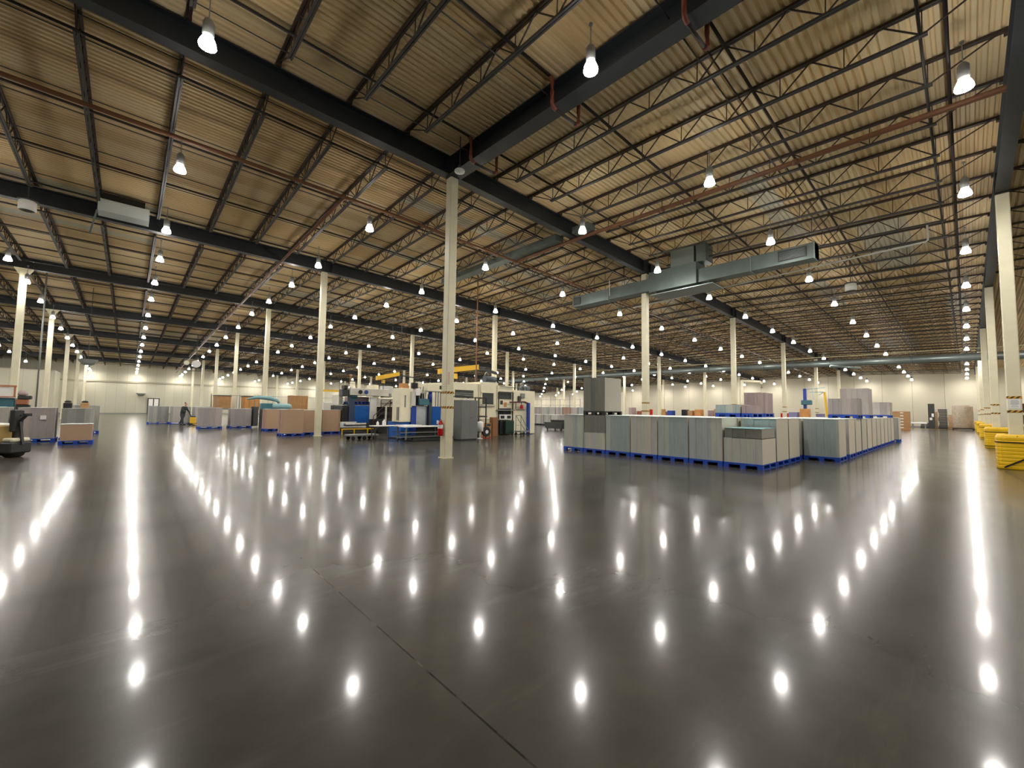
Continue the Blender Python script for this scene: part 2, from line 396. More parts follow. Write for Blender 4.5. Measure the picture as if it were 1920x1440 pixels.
m_top, m_bot, m_web = t_.mesh('top_chord', M_joist), b_.mesh('bottom_chord', M_steel), w_.mesh('web', M_joist)
def whole_joist():
    bm = bmesh.new()
    for me in (m_top, m_bot, m_web): bm.from_mesh(me)
    me = bpy.data.meshes.new('roof_joist'); bm.to_mesh(me); bm.free(); me.materials.append(M_joist); return me
m_joist = whole_joist()
def bayname(v):
    return {-2: 'overhead bay behind the viewpoint', -1: 'roof bay in front of the extinguisher column', 0: 'first roof bay behind the extinguisher column'}.get(v, f'{ORD[v]} roof bay behind the extinguisher column')
cand = []
for v in range(-2, 7):
    for k in range(-21, 41):
        x = k*S/7
        if x < X0+.4 or x > X1-.3: continue
        if v < 0 and k == 0: continue
        if v == -2 and not (-7 <= k <= 14): continue
        d = math.hypot(x+7.5, (v+.5)*S+11.2)
        # outside of the picture on the left or right
        ang = math.atan2((v+.5)*S+11.2, x+7.5)
        cand.append((d, k, v, x))
cand.sort()
rest = bmesh.new(); nj = 0; njp = 0
def joist_place(x, v):
    y0, y1 = v*S, min((v+1)*S, Y1-.05)
    a = deck(x, y0); b2 = deck(x, (v+1)*S)
    return a, math.atan2(b2-a, S)
kinds_near = set()
def visible(x, v):
    # rough field of view test on the two ends and middle
    f, yaw = 781.88, .8281
    for yy in (v*S, (v+.25)*S, (v+.5)*S, (v+.75)*S, (v+1)*S):
        dx, dy, dz = x+7.49, yy+11.2, deck(x, yy)-1.56
        z = dx*math.cos(yaw)+dy*math.sin(yaw); r = dx*math.sin(yaw)-dy*math.cos(yaw)
        zz = z*.998+dz*.061; up = dz*.998-z*.061
        if zz > .5 and abs(r)/zz < 1.26 and up/zz < .96: return True
    return False
for d, k, v, x in cand:
    vis = visible(x, v)
    a, ang = joist_place(x, v)
    wherex = 'in line with it' if k == 0 else f"{ORD[abs(k)-1] if k and abs(k) <= 22 else str(abs(k))+'th'} {'right' if k > 0 else 'left'} of its line"
    if vis and nj < 296:
        lab = f"open-web steel joist, {bayname(v)}, {wherex}".replace('nearest right', 'first right').replace('nearest left', 'first left')
        if njp < 70:
            o = thing('roof_joist', lab, 'joist', (x, v*S, a), 0, 'steel roof joists')
            for nm, me in (('top_chord', m_top), ('bottom_chord', m_bot), ('web', m_web)): link(nm, me, o)
            njp += 1
        else:
            o = tag(link('roof_joist', m_joist, None, (x, v*S, a)), lab, 'joist', 'steel roof joists')
        o.rotation_euler.x = ang; nj += 1
        if v == 6: o.scale.y = (Y1-.05-6*S)/S
    else:
        n0 = len(rest.verts); rest.from_mesh(m_joist)
        M = Matrix.Translation((x, v*S, a)) @ Matrix.Rotation(ang, 4, 'X')
        if v == 6: M = M @ Matrix.Scale((Y1-.05-6*S)/S, 4, (0, 1, 0))
        rest.verts.ensure_lookup_table()
        for vv in rest.verts[n0:]: vv.co = M @ vv.co
me = bpy.data.meshes.new('distant_roof_joists'); rest.to_mesh(me); rest.free(); me.materials.append(M_joist)
stuff(tag(link('distant_roof_joists', me), 'dense lines of small dark joists under the far roof', 'joist'))

# bridging rods and dark sprinkler branch lines, running away to the right
def xline(name, m, y, dz, r, x0=X0+.3, x1=X1-.3, label='', cat='pipe', group=None, n=6, hang=None):
    b = MB()
    pts = [(x0, y, deck(x0, y)+dz)] + ([(0, y, deck(0, y)+dz)] if x0 < 0 < x1 else []) + [(x1, y, deck(x1, y)+dz)]
    b.tube(pts, r, n)
    return tag(b.build(name, m), label, cat, group)
BR = ['first', 'second', 'third', 'fourth']
ys = [y for y in [1.8+3.25*k for k in range(-6, 25)] if -16 < y < 80]
for y in ys:
    i = ys.index(y)
    if y < 0 and y > -12.1:      # these drop under the cross girder
        for a, b2, sd in ((X0+.3, -.42, 'left'), (.75, X1-.3, 'right')):
            o = xline('sprinkler_branch_pipe', M_pipe_dark, y, -.17, .036, a, b2, f"thin dark sprinkler pipe under the deck, {ORD[i]} of its set, {sd} of the cross girder", 'pipe', 'sprinkler branch pipes')
        z = deck(0, y)-.17; zl = Hb(0, y)-.16
        lp = thing('pipe_offset', 'rust red pipe loop dropping under the cross girder, ' + {0: 'nearest overhead', 1: 'upper right one', 2: 'middle one beside the bright lamp', 3: 'lowest one by the extinguisher column'}.get(len([q for q in ys if -12.1 < q <= y])-1, 'another one'), 'pipe', (0, y, 0))
        for nm, xx, sg in (('elbow', -.4, 1), ('elbow', .73, -1)):
            MB().tube([(xx-.02*sg, 0, z), (xx+.05*sg, 0, z-.05), (xx+.06*sg, 0, z-.15), (xx+.06*sg, 0, (z+zl)/2), (xx+.06*sg, 0, zl+.12), (xx+.1*sg, 0, zl+.03), (xx+.2*sg, 0, zl)], .05, 8).build(nm, M_pipe_red, lp)
        MB().tube([(-.2, 0, zl), (.53, 0, zl)], .038, 8).build('pipe_run', M_pipe_dark, lp)
    elif y > -12.1 or y > -14:
        xline('sprinkler_branch_pipe', M_pipe_dark, y, -.17, .036, label=f"thin dark sprinkler pipe under the deck, {(ORD+['twenty-third','twenty-fourth','twenty-fifth','twenty-sixth','twenty-seventh','twenty-eighth','twenty-ninth','thirtieth','thirty-first'])[i]} of its set", group='sprinkler branch pipes')
k = 0
for v in range(-1, 7):
    for off in (1.35, 4.6, 7.6, 10.84):
        y = v*S+off
        if y > 79: continue
        for dz in (-.08, -JD+.03):
            for x0, x1 in (((X0+.3, -.2), (.2, X1-.3)) if v < 0 else ((X0+.3, X1-.3),)):
                k += 1
                bb = 'in front of the extinguisher column' if v < 0 else f'{ORD[v] if v else "first"} bay behind the extinguisher column'
                sd = '' if v >= 0 else (' left' if x0 < -1 else ' right')
                xline('bridging_rod', M_steel, y, dz, .017, x0, x1, f"thin bridging rod,{sd} {'upper' if dz > -.2 else 'lower'}, {BR[(1.35, 4.6, 7.6, 10.84).index(off)]} in roof bay {bb}", 'rod', 'bridging rods', 4)

# ---------------------------------------------------------------- columns
def column_mesh(H, hw=.145):
    b = MB(); c = .02
    pts = [(-hw+c, -hw), (hw-c, -hw), (hw, -hw+c), (hw, hw-c), (hw-c, hw), (-hw+c, hw), (-hw, hw-c), (-hw, -hw+c)]
    b.prism(pts, 2, 0, H); return b
def column(u, v, tape=False, cap=False, guard=False, label=''):
    H = Hb(u*S, v*S)-.005
    t = thing('building_column', label, 'column', (u*S, v*S, 0), 0, 'cream building columns')
    column_mesh(H-.03).build('shaft', M_col, t)
    b = MB().box(-.175, .175, -.175, .175, 0, .02)
    for a in (-.16, .16):
        for c in (-.16, .16): b.lathe([(.012, .02), (.012, .04)], 6, (a, c, 0))
    b.build('base_plate', M_col, t)
    MB().box(-.36 if cap else -.17, .36 if cap else .17, -.15, .15, H-.03, H).build('cap_plate', M_steel if not cap else M_col, t)
    if cap:
        MB().prism([(-.36, H-.03), (-.145, H-.40), (-.145, H-.03)], 1, -.12, .12).prism([(.36, H-.03), (.145, H-.40), (.145, H-.03)], 1, -.12, .12).build('haunch', M_col, t)
    if tape:
        for z in tape:
            MB().box(-.149, .149, -.149, .149, z-.035, z+.035).build('hazard_tape_band', M_hazard, t)['label'] = 'yellow and black striped band'
    return t
for v in range(-1, 7):
    for u in range(-3, 6):
        if v < 0 and u < 0: continue
        if v == 0 and u < -1: continue
        if v == 1 and u < -2: continue
        if (u, v) == (0, 0): lab = 'cream steel column with the red fire extinguisher and two striped bands'
        elif v == -1: lab = f"cream column in the yellow-guarded row at right, {ORD[u] if u > 0 else 'one beside the viewpoint'}" if u else 'cream column beside the viewpoint at the open floor edge'
        elif v == 0: lab = f"cream column behind the grey board stacks, {ORD[u-1]} right of the extinguisher column" if u > 0 else 'cream column left of the extinguisher column row'
        elif u == 0: lab = f"slim cream column in the left receding row, {ORD[v-1]} behind the extinguisher column"
        elif u < 0: lab = f"cream column with a splayed head at far left, row {ORD[-u-1] if u < -1 else 'first'} from the lamp aisle, {ORD[v-1]} back"
        else: lab = f"distant cream column, {ORD[u-1] if u > 1 else 'first'} right of the left receding row, {ORD[v-1]} back"
        tape = None
        if v == 0 or (v == -1): tape = (1.60, 2.07) if u in (0,) else (1.72, 2.14)
        if (u, v) == (1, 0): tape = (1.58, 2.0)
        column(u, v, tape=tape, cap=(u < 0), label=lab)

# ---------------------------------------------------------------- lamps
def lamp_z(x, y): return Hb(x, y)-.93 if y > 25 else 8.2-(0.0295*x if x > 0 else 0)
b = MB(); b.lathe([(.0, -.022), (.07, -.018), (.115, -.008), (.138, .004)], 12, closed=False)
bmesh.ops.remove_doubles(b.bm, verts=b.bm.verts[:], dist=.0005); me_lens = b.mesh('lens', M_lens)
me_refl = MB().lathe([(.142, 0), (.146, .02), (.135, .08), (.112, .14), (.085, .19), (.078, .21)], 12, closed=False).mesh('reflector', M_refl)
me_ball = MB().lathe([(.078, .21), (.095, .23), (.095, .46), (.08, .5), (.03, .56)], 10).mesh('ballast_housing', M_house)
me_cord = MB().bar((0, 0, .56), (0, 0, .98), .018).lathe([(.04, .96), (.04, 1.0)], 6).mesh('hanger_hook', M_house)
bm = bmesh.new()
lamp_mats = [M_lens, M_refl, M_house]
for i, me in enumerate((me_lens, me_refl, me_ball, me_cord)):
    n0 = len(bm.faces); bm.from_mesh(me); bm.faces.ensure_lookup_table()
    for f in bm.faces[n0:]: f.material_index = min(i, 2)
me_lamp = bpy.data.meshes.new('pendant_lamp'); bm.to_mesh(me_lamp); bm.free()
for m in lamp_mats: me_lamp.materials.append(m)
LX = [-28.7, -23.2, -17.6, -12.0, -6.75, -1.15, 4.45, 9.95, 15.6, 21.1, 26.6, 32.0, 37.3, 42.6, 48.0, 53.3, 58.6, 63.6, 68.6]
LY = [-22.0, -16.8, -11.4, -6.45, -1.9, 3.75, 9.5, 13.9, 19.0, 24.0, 29.1, 35.0, 40.3, 45.5, 50.7, 55.9, 61.1, 66.3, 71.5, 76.5, 79.7]
ROWN = {-11.4: 'lamp row beside the yellow column guards', -6.45: 'second lamp row from the right', -1.9: 'third lamp row from the right', 3.75: 'fourth lamp row from the right', 9.5: 'fifth lamp row from the right', 13.9: 'sixth lamp row from the right', 19.0: 'seventh lamp row from the right', 24.0: 'eighth lamp row from the right', 29.1: 'ninth lamp row from the right', 35.0: 'tenth lamp row from the right', 40.3: 'eleventh lamp row from the right', 45.5: 'twelfth lamp row from the right'}
LN = {-6.75: 'far left straight lamp aisle', -12.0: 'lamp line left of the straight aisle'}
lamps = []
for y in LY:
    for x in LX:
        if (x, y) in ((-12.0, -1.9), (-1.15, -1.9)): continue
        if y < -7 and x < -3: continue
        if y > 74 and x < -15.6: continue
        if x < -13 and y < 5: continue
        if y == 79.7 and x < -12.5: continue
        lamps.append((math.hypot(x+7.49, y+11.2), x, y))
lamps.sort(); nl = 0; restl = bmesh.new(); nr = 0
def seen(x, y, z):
    f, yaw = 781.88, .8281
    dx, dy, dz = x+7.49, y+11.2, z-1.56
    zz0 = dx*math.cos(yaw)+dy*math.sin(yaw); r = dx*math.sin(yaw)-dy*math.cos(yaw); zz = zz0*.998+dz*.061
    return zz > .3 and abs(r)/zz < 1.27 and (dz*.998-zz0*.061)/zz < .97
for d, x, y in lamps:
    z = lamp_z(x, y)
    if (x, y) == (-1.15, -6.45): pass
    vis = seen(x, y, z)
    if nl >= 285 and vis or (nl >= 285):
        n0 = len(restl.verts); restl.from_mesh(me_lamp); restl.verts.ensure_lookup_table(); nr += 1
        for vv in restl.verts[n0:]: vv.co += Vector((x, y, z))
        continue
    i = sum(1 for q in LX if q < x and seen(q, y, lamp_z(q, y)))
    rn = ROWN.get(y, f'far lamp row {ORD[LY.index(y)-2]} from the right')
    lab = f"glowing high-bay pendant lamp, {ORD[i]} in the {rn}" if vis else f"high-bay pendant lamp outside the picture, {rn}, {ORD[LX.index(x)]} along"
    if nl < 42:
        o = thing('pendant_lamp', lab, 'lamp', (x, y, z), 0, 'high-bay pendant lamps')
        for nm, me in (('lens', me_lens), ('reflector', me_refl), ('ballast_housing', me_ball), ('hanger_hook', me_cord)): link(nm, me, o)
    else: tag(link('pendant_lamp', me_lamp, None, (x, y, z)), lab, 'lamp', 'high-bay pendant lamps')
    nl += 1
me = bpy.data.meshes.new('distant_lamps'); restl.to_mesh(me); restl.free()
for m in lamp_mats: me.materials.append(m)
stuff(tag(link('distant_lamps', me), 'tiny glowing lamps in the farthest corner of the hall', 'lamp'))
print('LAMPS', nl, nr, 'JOISTS', nj)

# ---------------------------------------------------------------- pallets and board stacks
PW, PD = .99, 1.22
def pallet_meshes(m, w, d, nm):
    """d along x (depth), w along y; sits on z=0, .145 tall"""
    dk = MB().box(0, d, 0, w, .115, .145)
    for x in (0, d/2-.06, d-.12): dk.box(x+.004, x+.116, 0.003, w-.003, .09, .115)
    bl = MB().box(0, .12, 0, .14, .02, .09)
    sk = MB()
    for y in (0, w/2-.07, w-.14): sk.box(0, d, y, y+.14, 0, .02)
    return dk.mesh('deck', m), bl.mesh('block', m), sk.mesh('skid', m), d, w
def pallet(x, y, z, label, m=None, parts=True, w=PW, d=PD, group='blue pallets', rz=0):
    m = m or M_pblue; key = (m.name, w, d)
    if key not in pallet.cache: pallet.cache[key] = pallet_meshes(m, w, d, '')
    dk, bl, sk, _, _ = pallet.cache[key]
    if parts:
        t = thing('pallet', label, 'pallet', (x, y, z), rz, group)
        link('deck', dk, t); link('skid', sk, t)
        for xx in (0, d/2-.06, d-.12):
            for yy in (0, w/2-.07, w-.14): link('block', bl, t, (xx, yy, 0))
        return t
    if ('j',)+key not in pallet.cache:
        bm = bmesh.new(); bm.from_mesh(dk); bm.from_mesh(sk)
        for xx in (0, d/2-.06, d-.12):
            for yy in (0, w/2-.07, w-.14):
                n0 = len(bm.verts); bm.from_mesh(bl); bm.verts.ensure_lookup_table()
                for vv in bm.verts[n0:]: vv.co += Vector((xx, yy, 0))
        me = bpy.data.meshes.new('pallet'); bm.to_mesh(me); bm.free(); me.materials.append(m); pallet.cache[('j',)+key] = me
    return tag(link('pallet', pallet.cache[('j',)+key], None, (x, y, z), rz), label, 'pallet', group)
pallet.cache = {}
rnd = random.Random(7)
def stack(x, y, z, label, m, h=1.255, w=PW-.02, d=PD-.06, group='board stacks', top=M_bgrey, seed=None, nb=5, rz=0, cover=True):
    """upright bundles of board on a pallet: uneven bundle faces and heights, thin cover sheet"""
    r = random.Random(seed if seed is not None else hash((round(x, 2), round(y, 2))) & 0xffff)
    t = thing('board_stack', label, 'stack', (x, y, z), rz, group)
    b = MB(); e = [0]+[w*(i+r.uniform(-.25, .25))/nb for i in range(1, nb)]+[w]
    for i in range(nb):
        a = r.uniform(0, .018); c = r.uniform(0, .012)
        b.box(a, d-r.uniform(0, .015), e[i]+.0015, e[i+1]-.0015, 0, h-c)
    b.build('board_bundles', m, t)
    if cover:
        MB().prism([(-.006, h), (d*.3, h+.012), (d*.7, h+.004), (d+.006, h+.01), (d+.006, h+.002), (-.006, h-.008)], 1, -.006, w+.006).build('cover_sheet', top, t)
    return t
PZ = .145
# main block, seven pallets along its front
ye = [-.30, -1.29, -2.28, -3.30, -4.31, -5.34, -6.36, -7.41]
names = ['left end of the front row, big block', 'second from left, front row of the big block', 'third from left, front row of the big block', 'fourth from left, front row of the big block', 'fifth from left, front row of the big block', 'sixth from left, front row of the big block', 'front right corner of the big block']
for i in range(7):
    y0 = ye[i+1]+.012; w = ye[i]-ye[i+1]-.03
    p = 'pallet' 
    pallet(5.33, y0, 0, f"blue plastic pallet at the {names[i]}" if i != 1 else 'blue plastic pallet, second from left in the front row of the big block', w=round(w, 2), d=1.25)
    if i == 1:
        stack(5.34, y0+.01, PZ, 'pale lower half stack, second from left in the big block front row', M_board, h=.60, w=w-.02, d=1.2, cover=False)
        stack(5.35, y0+.01, PZ+.603, 'darker upper half stack directly under the black pallet', M_board_d, h=.655, w=w-.03, d=1.18, cover=False)
    elif i == 6:
        stack(5.34, y0+.01, PZ, 'short grey board stack at the front right corner of the big block', M_board, h=.70, w=w-.02, d=1.2, cover=False)
        t = stack(5.36, y0+.02, PZ+.71, 'low dark layer of board with a pale aqua top, on the short corner stack', M_board_d, h=.27, w=w-.05, d=1.14, top=mat('aqua_film', (150, 206, 210), .2, 0, .06, 3))
        box('dark_divider_sheet', M_dark, -.01, 1.16, -.01, w-.04, -.008, 0, t)
    else:
        stack(5.34, y0+.01, PZ, f"grey-green upright board stack, {names[i]}", M_board if i not in (2, 4) else M_board_t, w=w-.02, d=1.2)
for j in (1, 2):
    for i in range(7):
        x = 5.33+1.29*j; y0 = ye[i+1]+.012
        near = i == 6
        side_ = f"{['', 'second', 'third'][j]} row back in the big board block, {['leftmost', 'second from left', 'third from left', 'fourth from left', 'fifth from left', 'sixth from left', 'right end'][i]}"
        pallet(x, y0, 0, f"blue pallet, {side_}", w=.98, d=1.25, parts=near)
        stack(x+.01, y0+.01, PZ, f"board stack, {side_}", M_board_t if (i+j) % 2 else M_board, d=1.2)
# tall dark stack on a black pallet
pallet(5.36, -2.25, 1.405, 'black pallet carrying the tall dark stack on top of the big block', M_black, w=.98, d=1.12, group='')
stack(5.36, -2.24, 1.405+PZ, 'tall dark grey board stack raised on the left of the big block', M_board_d, h=1.25, w=.96, d=1.08, seed=5, cover=False)
# second block, its right edge running back to the right
for k in range(12):
    x = 9.62+1.36*k+(.35 if k >= 1 else 0)
    if k > 10: x += .5
    for c, yy in enumerate((-8.37, -7.33)):
        if c == 1 and k > 4: continue
        kk = ['front', 'second', 'third', 'fourth', 'fifth', 'sixth', 'seventh', 'eighth', 'ninth', 'tenth', 'eleventh', 'last'][k]
        lab = f"{kk} in the {'right edge' if c == 0 else 'inner'} file of the rear board block"
        dy = .0 if k != 11 else -.15
        pallet(x, yy+dy, 0, f"blue pallet, {lab}", parts=(c == 0 and k < 4))
        stack(x+.02, yy+.01+dy, PZ, f"grey board stack, {lab}", M_board if k % 3 else M_board_t, h=1.255 if k else 1.25, seed=20+k*2+c)
# raised stacks behind
def raised(x, y, w, h, m, what, d=1.1, z=1.405, pm=None):
    pallet(x, y, z, f"blue pallet under the {what}", pm, w=w, d=d, parts=False, group='')
    stack(x+.01, y+.01, z+PZ, what, m, h=h, w=w-.02, d=d-.04, cover=False, seed=int(x*10))
raised(7.95, -5.95, .82, .30, M_board_t, 'low teal-grey board stack raised on the middle of the big block')
raised(8.0, -6.32, .34, .28, M_board_p, 'narrow pinkish stub stack beside the low teal one')
raised(12.0, -5.55, .82, .88, M_board_p, 'pinkish board stack raised behind the big block centre')
raised(13.0, -8.40, .93, .63, M_board_m, 'mauve-grey board stack raised on a blue pallet above the rear block')
raised(16.1, -8.36, 1.0, 1.16, M_board_m, 'taller mauve-grey stack raised just behind the shorter raised one')
raised(23.5, -8.36, 1.0, .72, M_board_m, 'right-most raised mauve-grey board stack at the rear block end')
# under-layers for raised stacks standing beyond the built rows
for x, y, w, lab in ((12.0, -5.55, .82, 'under the raised pinkish stack'),):
    pallet(x, y, 0, f"blue pallet {lab}", w=w, d=1.1, parts=False)
    stack(x+.01, y+.01, PZ, f"grey board stack {lab}", M_board_t, w=w-.02, d=1.06)

# left hand loads
def load(x, y, w, d, h, m, what, rz=0, pm=None, parts=True, pw=None, group='board stacks', nb=5, cover=True):
    pallet(x-.03, y-.03, 0, f"blue pallet under the {what}".replace('and extra', ''), pm, w=round((pw or w)+.06, 2), d=round(d+.06, 2), parts=parts, rz=rz, group='')
    return stack(x, y, PZ, what, m, h=h, w=w, d=d, rz=rz, nb=nb, cover=cover, seed=int(abs(x*31+y*7)))
load(-1.55, 12.75, 1.0, 1.0, 1.25, M_board_k, 'kraft brown board stack, foremost of the brown group')
load(-.42, 13.35, 1.0, .95, 1.22, M_board_k, 'kraft brown board stack just left of the second column')
load(.72, 13.75, 1.0, 1.05, 1.25, M_board_k, 'kraft brown board stack right of the second column')
load(-1.15, 18.2, 1.1, .9, 1.22, M_board_k, 'kraft brown board stack half hidden behind the foremost brown one')
load(-4.02, 22.85, 1.1, 1.25, 1.24, M_board_m, 'mauve-grey board stack in front of the yellow pallet truck')
load(-2.28, 23.0, 1.1, 1.25, 1.2, M_board_m, 'mauve-grey board stack between the slim columns')
for i in range(3):
    load(-6.3+i*1.35, 32.9-i*1.35*.72, 1.0, 1.3, 1.26, M_board_g, f"grey board stack behind the walking worker, {['leftmost', 'middle', 'right'][i]} of three", parts=False)
load(-11.9, 13.75, 1.0, 1.05, 1.22, M_board_g, 'grey board stack cut by the left picture edge')
load(-10.62, 13.62, 1.05, 1.0, 1.22, M_board_m, 'mauve-grey board stack with a white paper label at far left')
tag(box('paper_label', M_paper, -10.02, -9.86, 13.575, 13.60, .90, 1.06), 'square white paper label on the mauve-grey stack at far left', 'label')
load(-9.48, 13.9, .62, .85, 1.2, M_board_g, 'shiny pale grey board stack right of the labelled one')
load(-9.32, 11.75, .8, .86, .62, M_board_k, 'low kraft brown board stack on its own pallet at left', pw=.8, nb=4)
load(-9.78, 18.5, .68, 1.05, 1.33, M_board_g, 'grey board stack standing behind the low brown one')
load(-9.08, 19.6, .32, .5, 1.3, M_board_g, 'narrow white-edged board stack behind the low brown one')
load(-12.6, 17.8, 1.0, 1.0, 1.2, M_board_g, 'rear grey stack below the teal machine at far left')

# far rows of stacks across the hall, between the blue gantry post and the block
def far_row(x, y0, n, m, z, h, what, grp, dy=-1.05, pm=M_black):
    for i in range(n):
        w = .96
        if z < .1: pallet(x, y0+i*dy, 0, f"dark pallet, {what}, {ORD[i].replace('nearest', 'first')} from left", pm, w=.98, d=1.1, parts=False, group='dark pallets in the far rows')
        stack(x+.02, y0+i*dy+.01, z+PZ, f"board stack, {what}, {ORD[i].replace('nearest', 'first')} from left", m[i % len(m)], h=h, w=w, d=1.05, group=grp, nb=4)
far_row(24.0, 21.5, 9, [M_board_g, M_board, M_board_m, M_board_g], 0, .95, 'lower far row right of the machine', 'far row stacks')
far_row(27.0, 24.6, 10, [M_board_g, M_board_m, M_board_k, M_board_m, M_board], 0, 1.75, 'taller rear far row right of the machine', 'far row stacks')
# low goods along the right wall and middle distance behind the block
cols = [M_orange, M_red, M_dblue, M_card, M_black, M_board_p, M_wood, mat('lilac_sheet', (132, 130, 170), .5), mat('brick_red_boxes', (150, 84, 66), .6)]
grp = 'mixed goods beyond the board block'
GN = ['tan', 'red', 'blue', 'kraft', 'black', 'pinkish', 'wooden', 'lilac', 'brick-red']
for i in range(26):
    yy = 17.5-i*.92; q = rnd.randrange(len(cols)); hh = rnd.uniform(1.55, 2.05); x = 40+rnd.uniform(-1.5, 1.5); ww = rnd.uniform(.6, .9)
    t = thing('goods_box', f"small {GN[q]} box load in the distance beyond the block, {ORD[min(i, 21)].replace('nearest', 'first')}{' rear' if i > 21 else ''} from left", 'box', (x, yy, 0), 0, grp)
    MB().box(-.5, .5, -ww/2, ww/2, .12, hh*.55).box(-.45, .4, -ww/2+.03, ww/2-.06, hh*.55, hh).build('carton', cols[q], t, .01)
    MB().box(-.55, .55, -ww/2-.02, ww/2+.02, .06, .12).box(-.55, .55, -ww/2, -ww/2+.1, 0, .06).box(-.55, .55, ww/2-.1, ww/2, 0, .06).build('skid', M_wood, t)
# right hand far wall group
t = thing('carton_stack', 'column of tan cartons with white labels standing right of the rear board block', 'stack', (52.5, -7.15, 0))
for i in range(6):
    c = box('carton', M_card, 0, 1.5, .0, 1.35, .1+i*.31, .1+i*.31+.3, t, .008)
    box('label', M_paper, -.006, 0, .45, .7, .1+i*.31+.1, .1+i*.31+.2, c)
box('skid', M_wood, 0, 1.5, 0, 1.35, 0, .1, t)
t = thing('wrapped_load', 'tall round-cornered film-wrapped load on a dark pallet near the right wall', 'load', (62.0, -10.9, 0))
MB().lathe([(.8, .15), (.86, .3), (.84, 1.0), (.86, 1.7), (.83, 2.5), (.8, 2.75)], 14).build('wrapped_goods', M_film, t)
MB().box(-.85, .85, -.85, .85, .08, .15).box(-.85, .85, -.85, -.7, 0, .08).box(-.85, .85, .7, .85, 0, .08).build('pallet_base', M_black, t)
for i, (y, h, m, nm) in enumerate(((-7.6, .5, M_dark, 'dark'), (-8.35, 1.5, M_wood, 'brown'), (-9.2, 1.75, M_dark, 'black'), (-10.0, 1.35, M_wood, 'brown'))):
    t = thing('scrap_pile', f"stacked {nm} timber and frames by the right wall, {['first', 'second', 'third', 'fourth'][i]} from left", 'pile', (66.0, y-.4, 0))
    for q in range(int(h/.125)):
        MB().box(0, 1.1+.1*math.sin(q*2.1), 0, .74+.05*math.cos(q), q*.17, q*.17+.13).build('frame_layer', m, t)
t = thing('steel_locker', 'narrow dark upright locker with pale notices by the right wall', 'locker', (65.0, -8.0, 0))
box('body', M_dark, 0, .8, -.55, 0, 0, 3.0, t, .01); box('notice', M_paper, -.01, 0, -.5, -.3, 1.4, 1.8, t); box('notice', M_paper, -.01, 0, -.35, -.12, 1.0, 1.3, t)
t = thing('white_bench', 'low white bench on the floor by the right wall', 'bench', (62.0, -6.6, 0))
box('seat', M_white, 0, .8, -1.4, 0, .55, .75, t, .02); box('leg', M_mid, 0, .1, -.2, -.1, 0, .55, t); box('leg', M_mid, 0, .1, -1.3, -1.2, 0, .55, t); box('leg', M_mid, .7, .8, -.2, -.1, 0, .55, t); box('leg', M_mid, .7, .8, -1.3, -1.2, 0, .55, t)
tag(box('floor_marking', M_yellow, 60.4, 60.6, -9.6, -6.4, 0.0, .006), 'yellow painted line on the floor before the right wall goods', 'marking')
t = thing('dark_rack', 'dark maroon loaded rack between the guarded columns at far right', 'rack', (44.0, -15.2, 0))
for z in (.1, 1.0, 1.9): box('shelf', M_dark, 0, 1.2, -1.9, 1.3, z, z+.08, t)
for y in (-1.9, 1.22):
    for x in (0, 1.12): box('upright', M_dark, x, x+.08, y, y+.08, 0, 2.6, t)
for z in (.18, 1.08, 1.98): box('bundle', mat('maroon_stock', (72, 40, 38), .6, 0, .2, 3), .1, 1.1, -1.7, 1.1, z, z+.62, t)

# ---------------------------------------------------------------- column guards, extinguisher, signs
def guard(u, label, strap_loose=False):
    t = thing('column_guard', label, 'guard', (u*S, -S, 0), 0, 'yellow column guards')
    b = MB(); prof = []; n = 9
    z = 0
    prof = [(.40, 0)]
    for i in range(n):
        z0 = .02+i*.105; prof += [(.414, z0), (.42, z0+.015), (.42, z0+.078), (.413, z0+.092)]
    prof += [(.40, .99), (.37, 1.03), (.23, 1.035)]
    # squarish rings
    bm = b.bm; rings = []
    for r, zz in prof:
        ring = []
        for k in range(32):
            a = 2*math.pi*(k+.5)/32; q = (abs(math.cos(a))**5+abs(math.sin(a))**5)**(-1/5)
            ring.append(bm.verts.new((r*q*math.cos(a), r*q*math.sin(a), zz)))
        rings.append(ring)
    for A, B in zip(rings, rings[1:]):
        for k in range(32): bm.faces.new((A[k], A[(k+1) % 32], B[(k+1) % 32], B[k]))
    b.build('moulded_shell', M_yellow, t)
    for z in (.80, .1) if not strap_loose else (.80,):
        s_ = MB()
        pts = []
        for k in range(33):
            a = 2*math.pi*k/32; q = (abs(math.cos(a))**5+abs(math.sin(a))**5)**(-1/5)
            pts.append((.426*q*math.cos(a), .426*q*math.sin(a), z))
        for p, q in zip(pts, pts[1:]): s_.bar(p, q, .012, .03, caps=False)
        s_.build('strap', M_rubber, t)
    if strap_loose: MB().bar((-.47, .28, .06), (-.44, -.12, .33), .014, .045).build('strap', M_rubber, t)['label'] = 'loose dark strap end hanging diagonally'
    MB().bar((-.405, .0, .02), (-.405, .0, 1.0), .01, .02).bar((.405, .0, .02), (.405, .0, 1.0), .01, .02).build('seam', mat('dull_yellow', (186, 148, 20), .5), t)
    return t
guard(1, 'big ribbed yellow plastic guard at the column on the right picture edge', True)
guard(2, 'yellow plastic column guard with a dark strap, second from the right edge')
guard(3, 'yellow column guard, third from the right edge, partly hidden')
guard(4, 'smaller yellow column guard, fourth from the right edge')
guard(5, 'far yellow column guard at the end of the guarded row')
tag(box('paper_notice', M_paper, S-.152, S-.148, -S-.11, -S+.12, 1.80, 2.09), 'white printed notice between the striped bands on the right edge column', 'notice')
b = MB()
for i, (z, w) in enumerate(((2.05, .14), (2.015, .17), (1.98, .16), (1.945, .17), (1.91, .12), (1.86, .15))):
    b.box(S-.1535, S-.152, -S-w/2, -S+w/2, z-.006, z+.004)
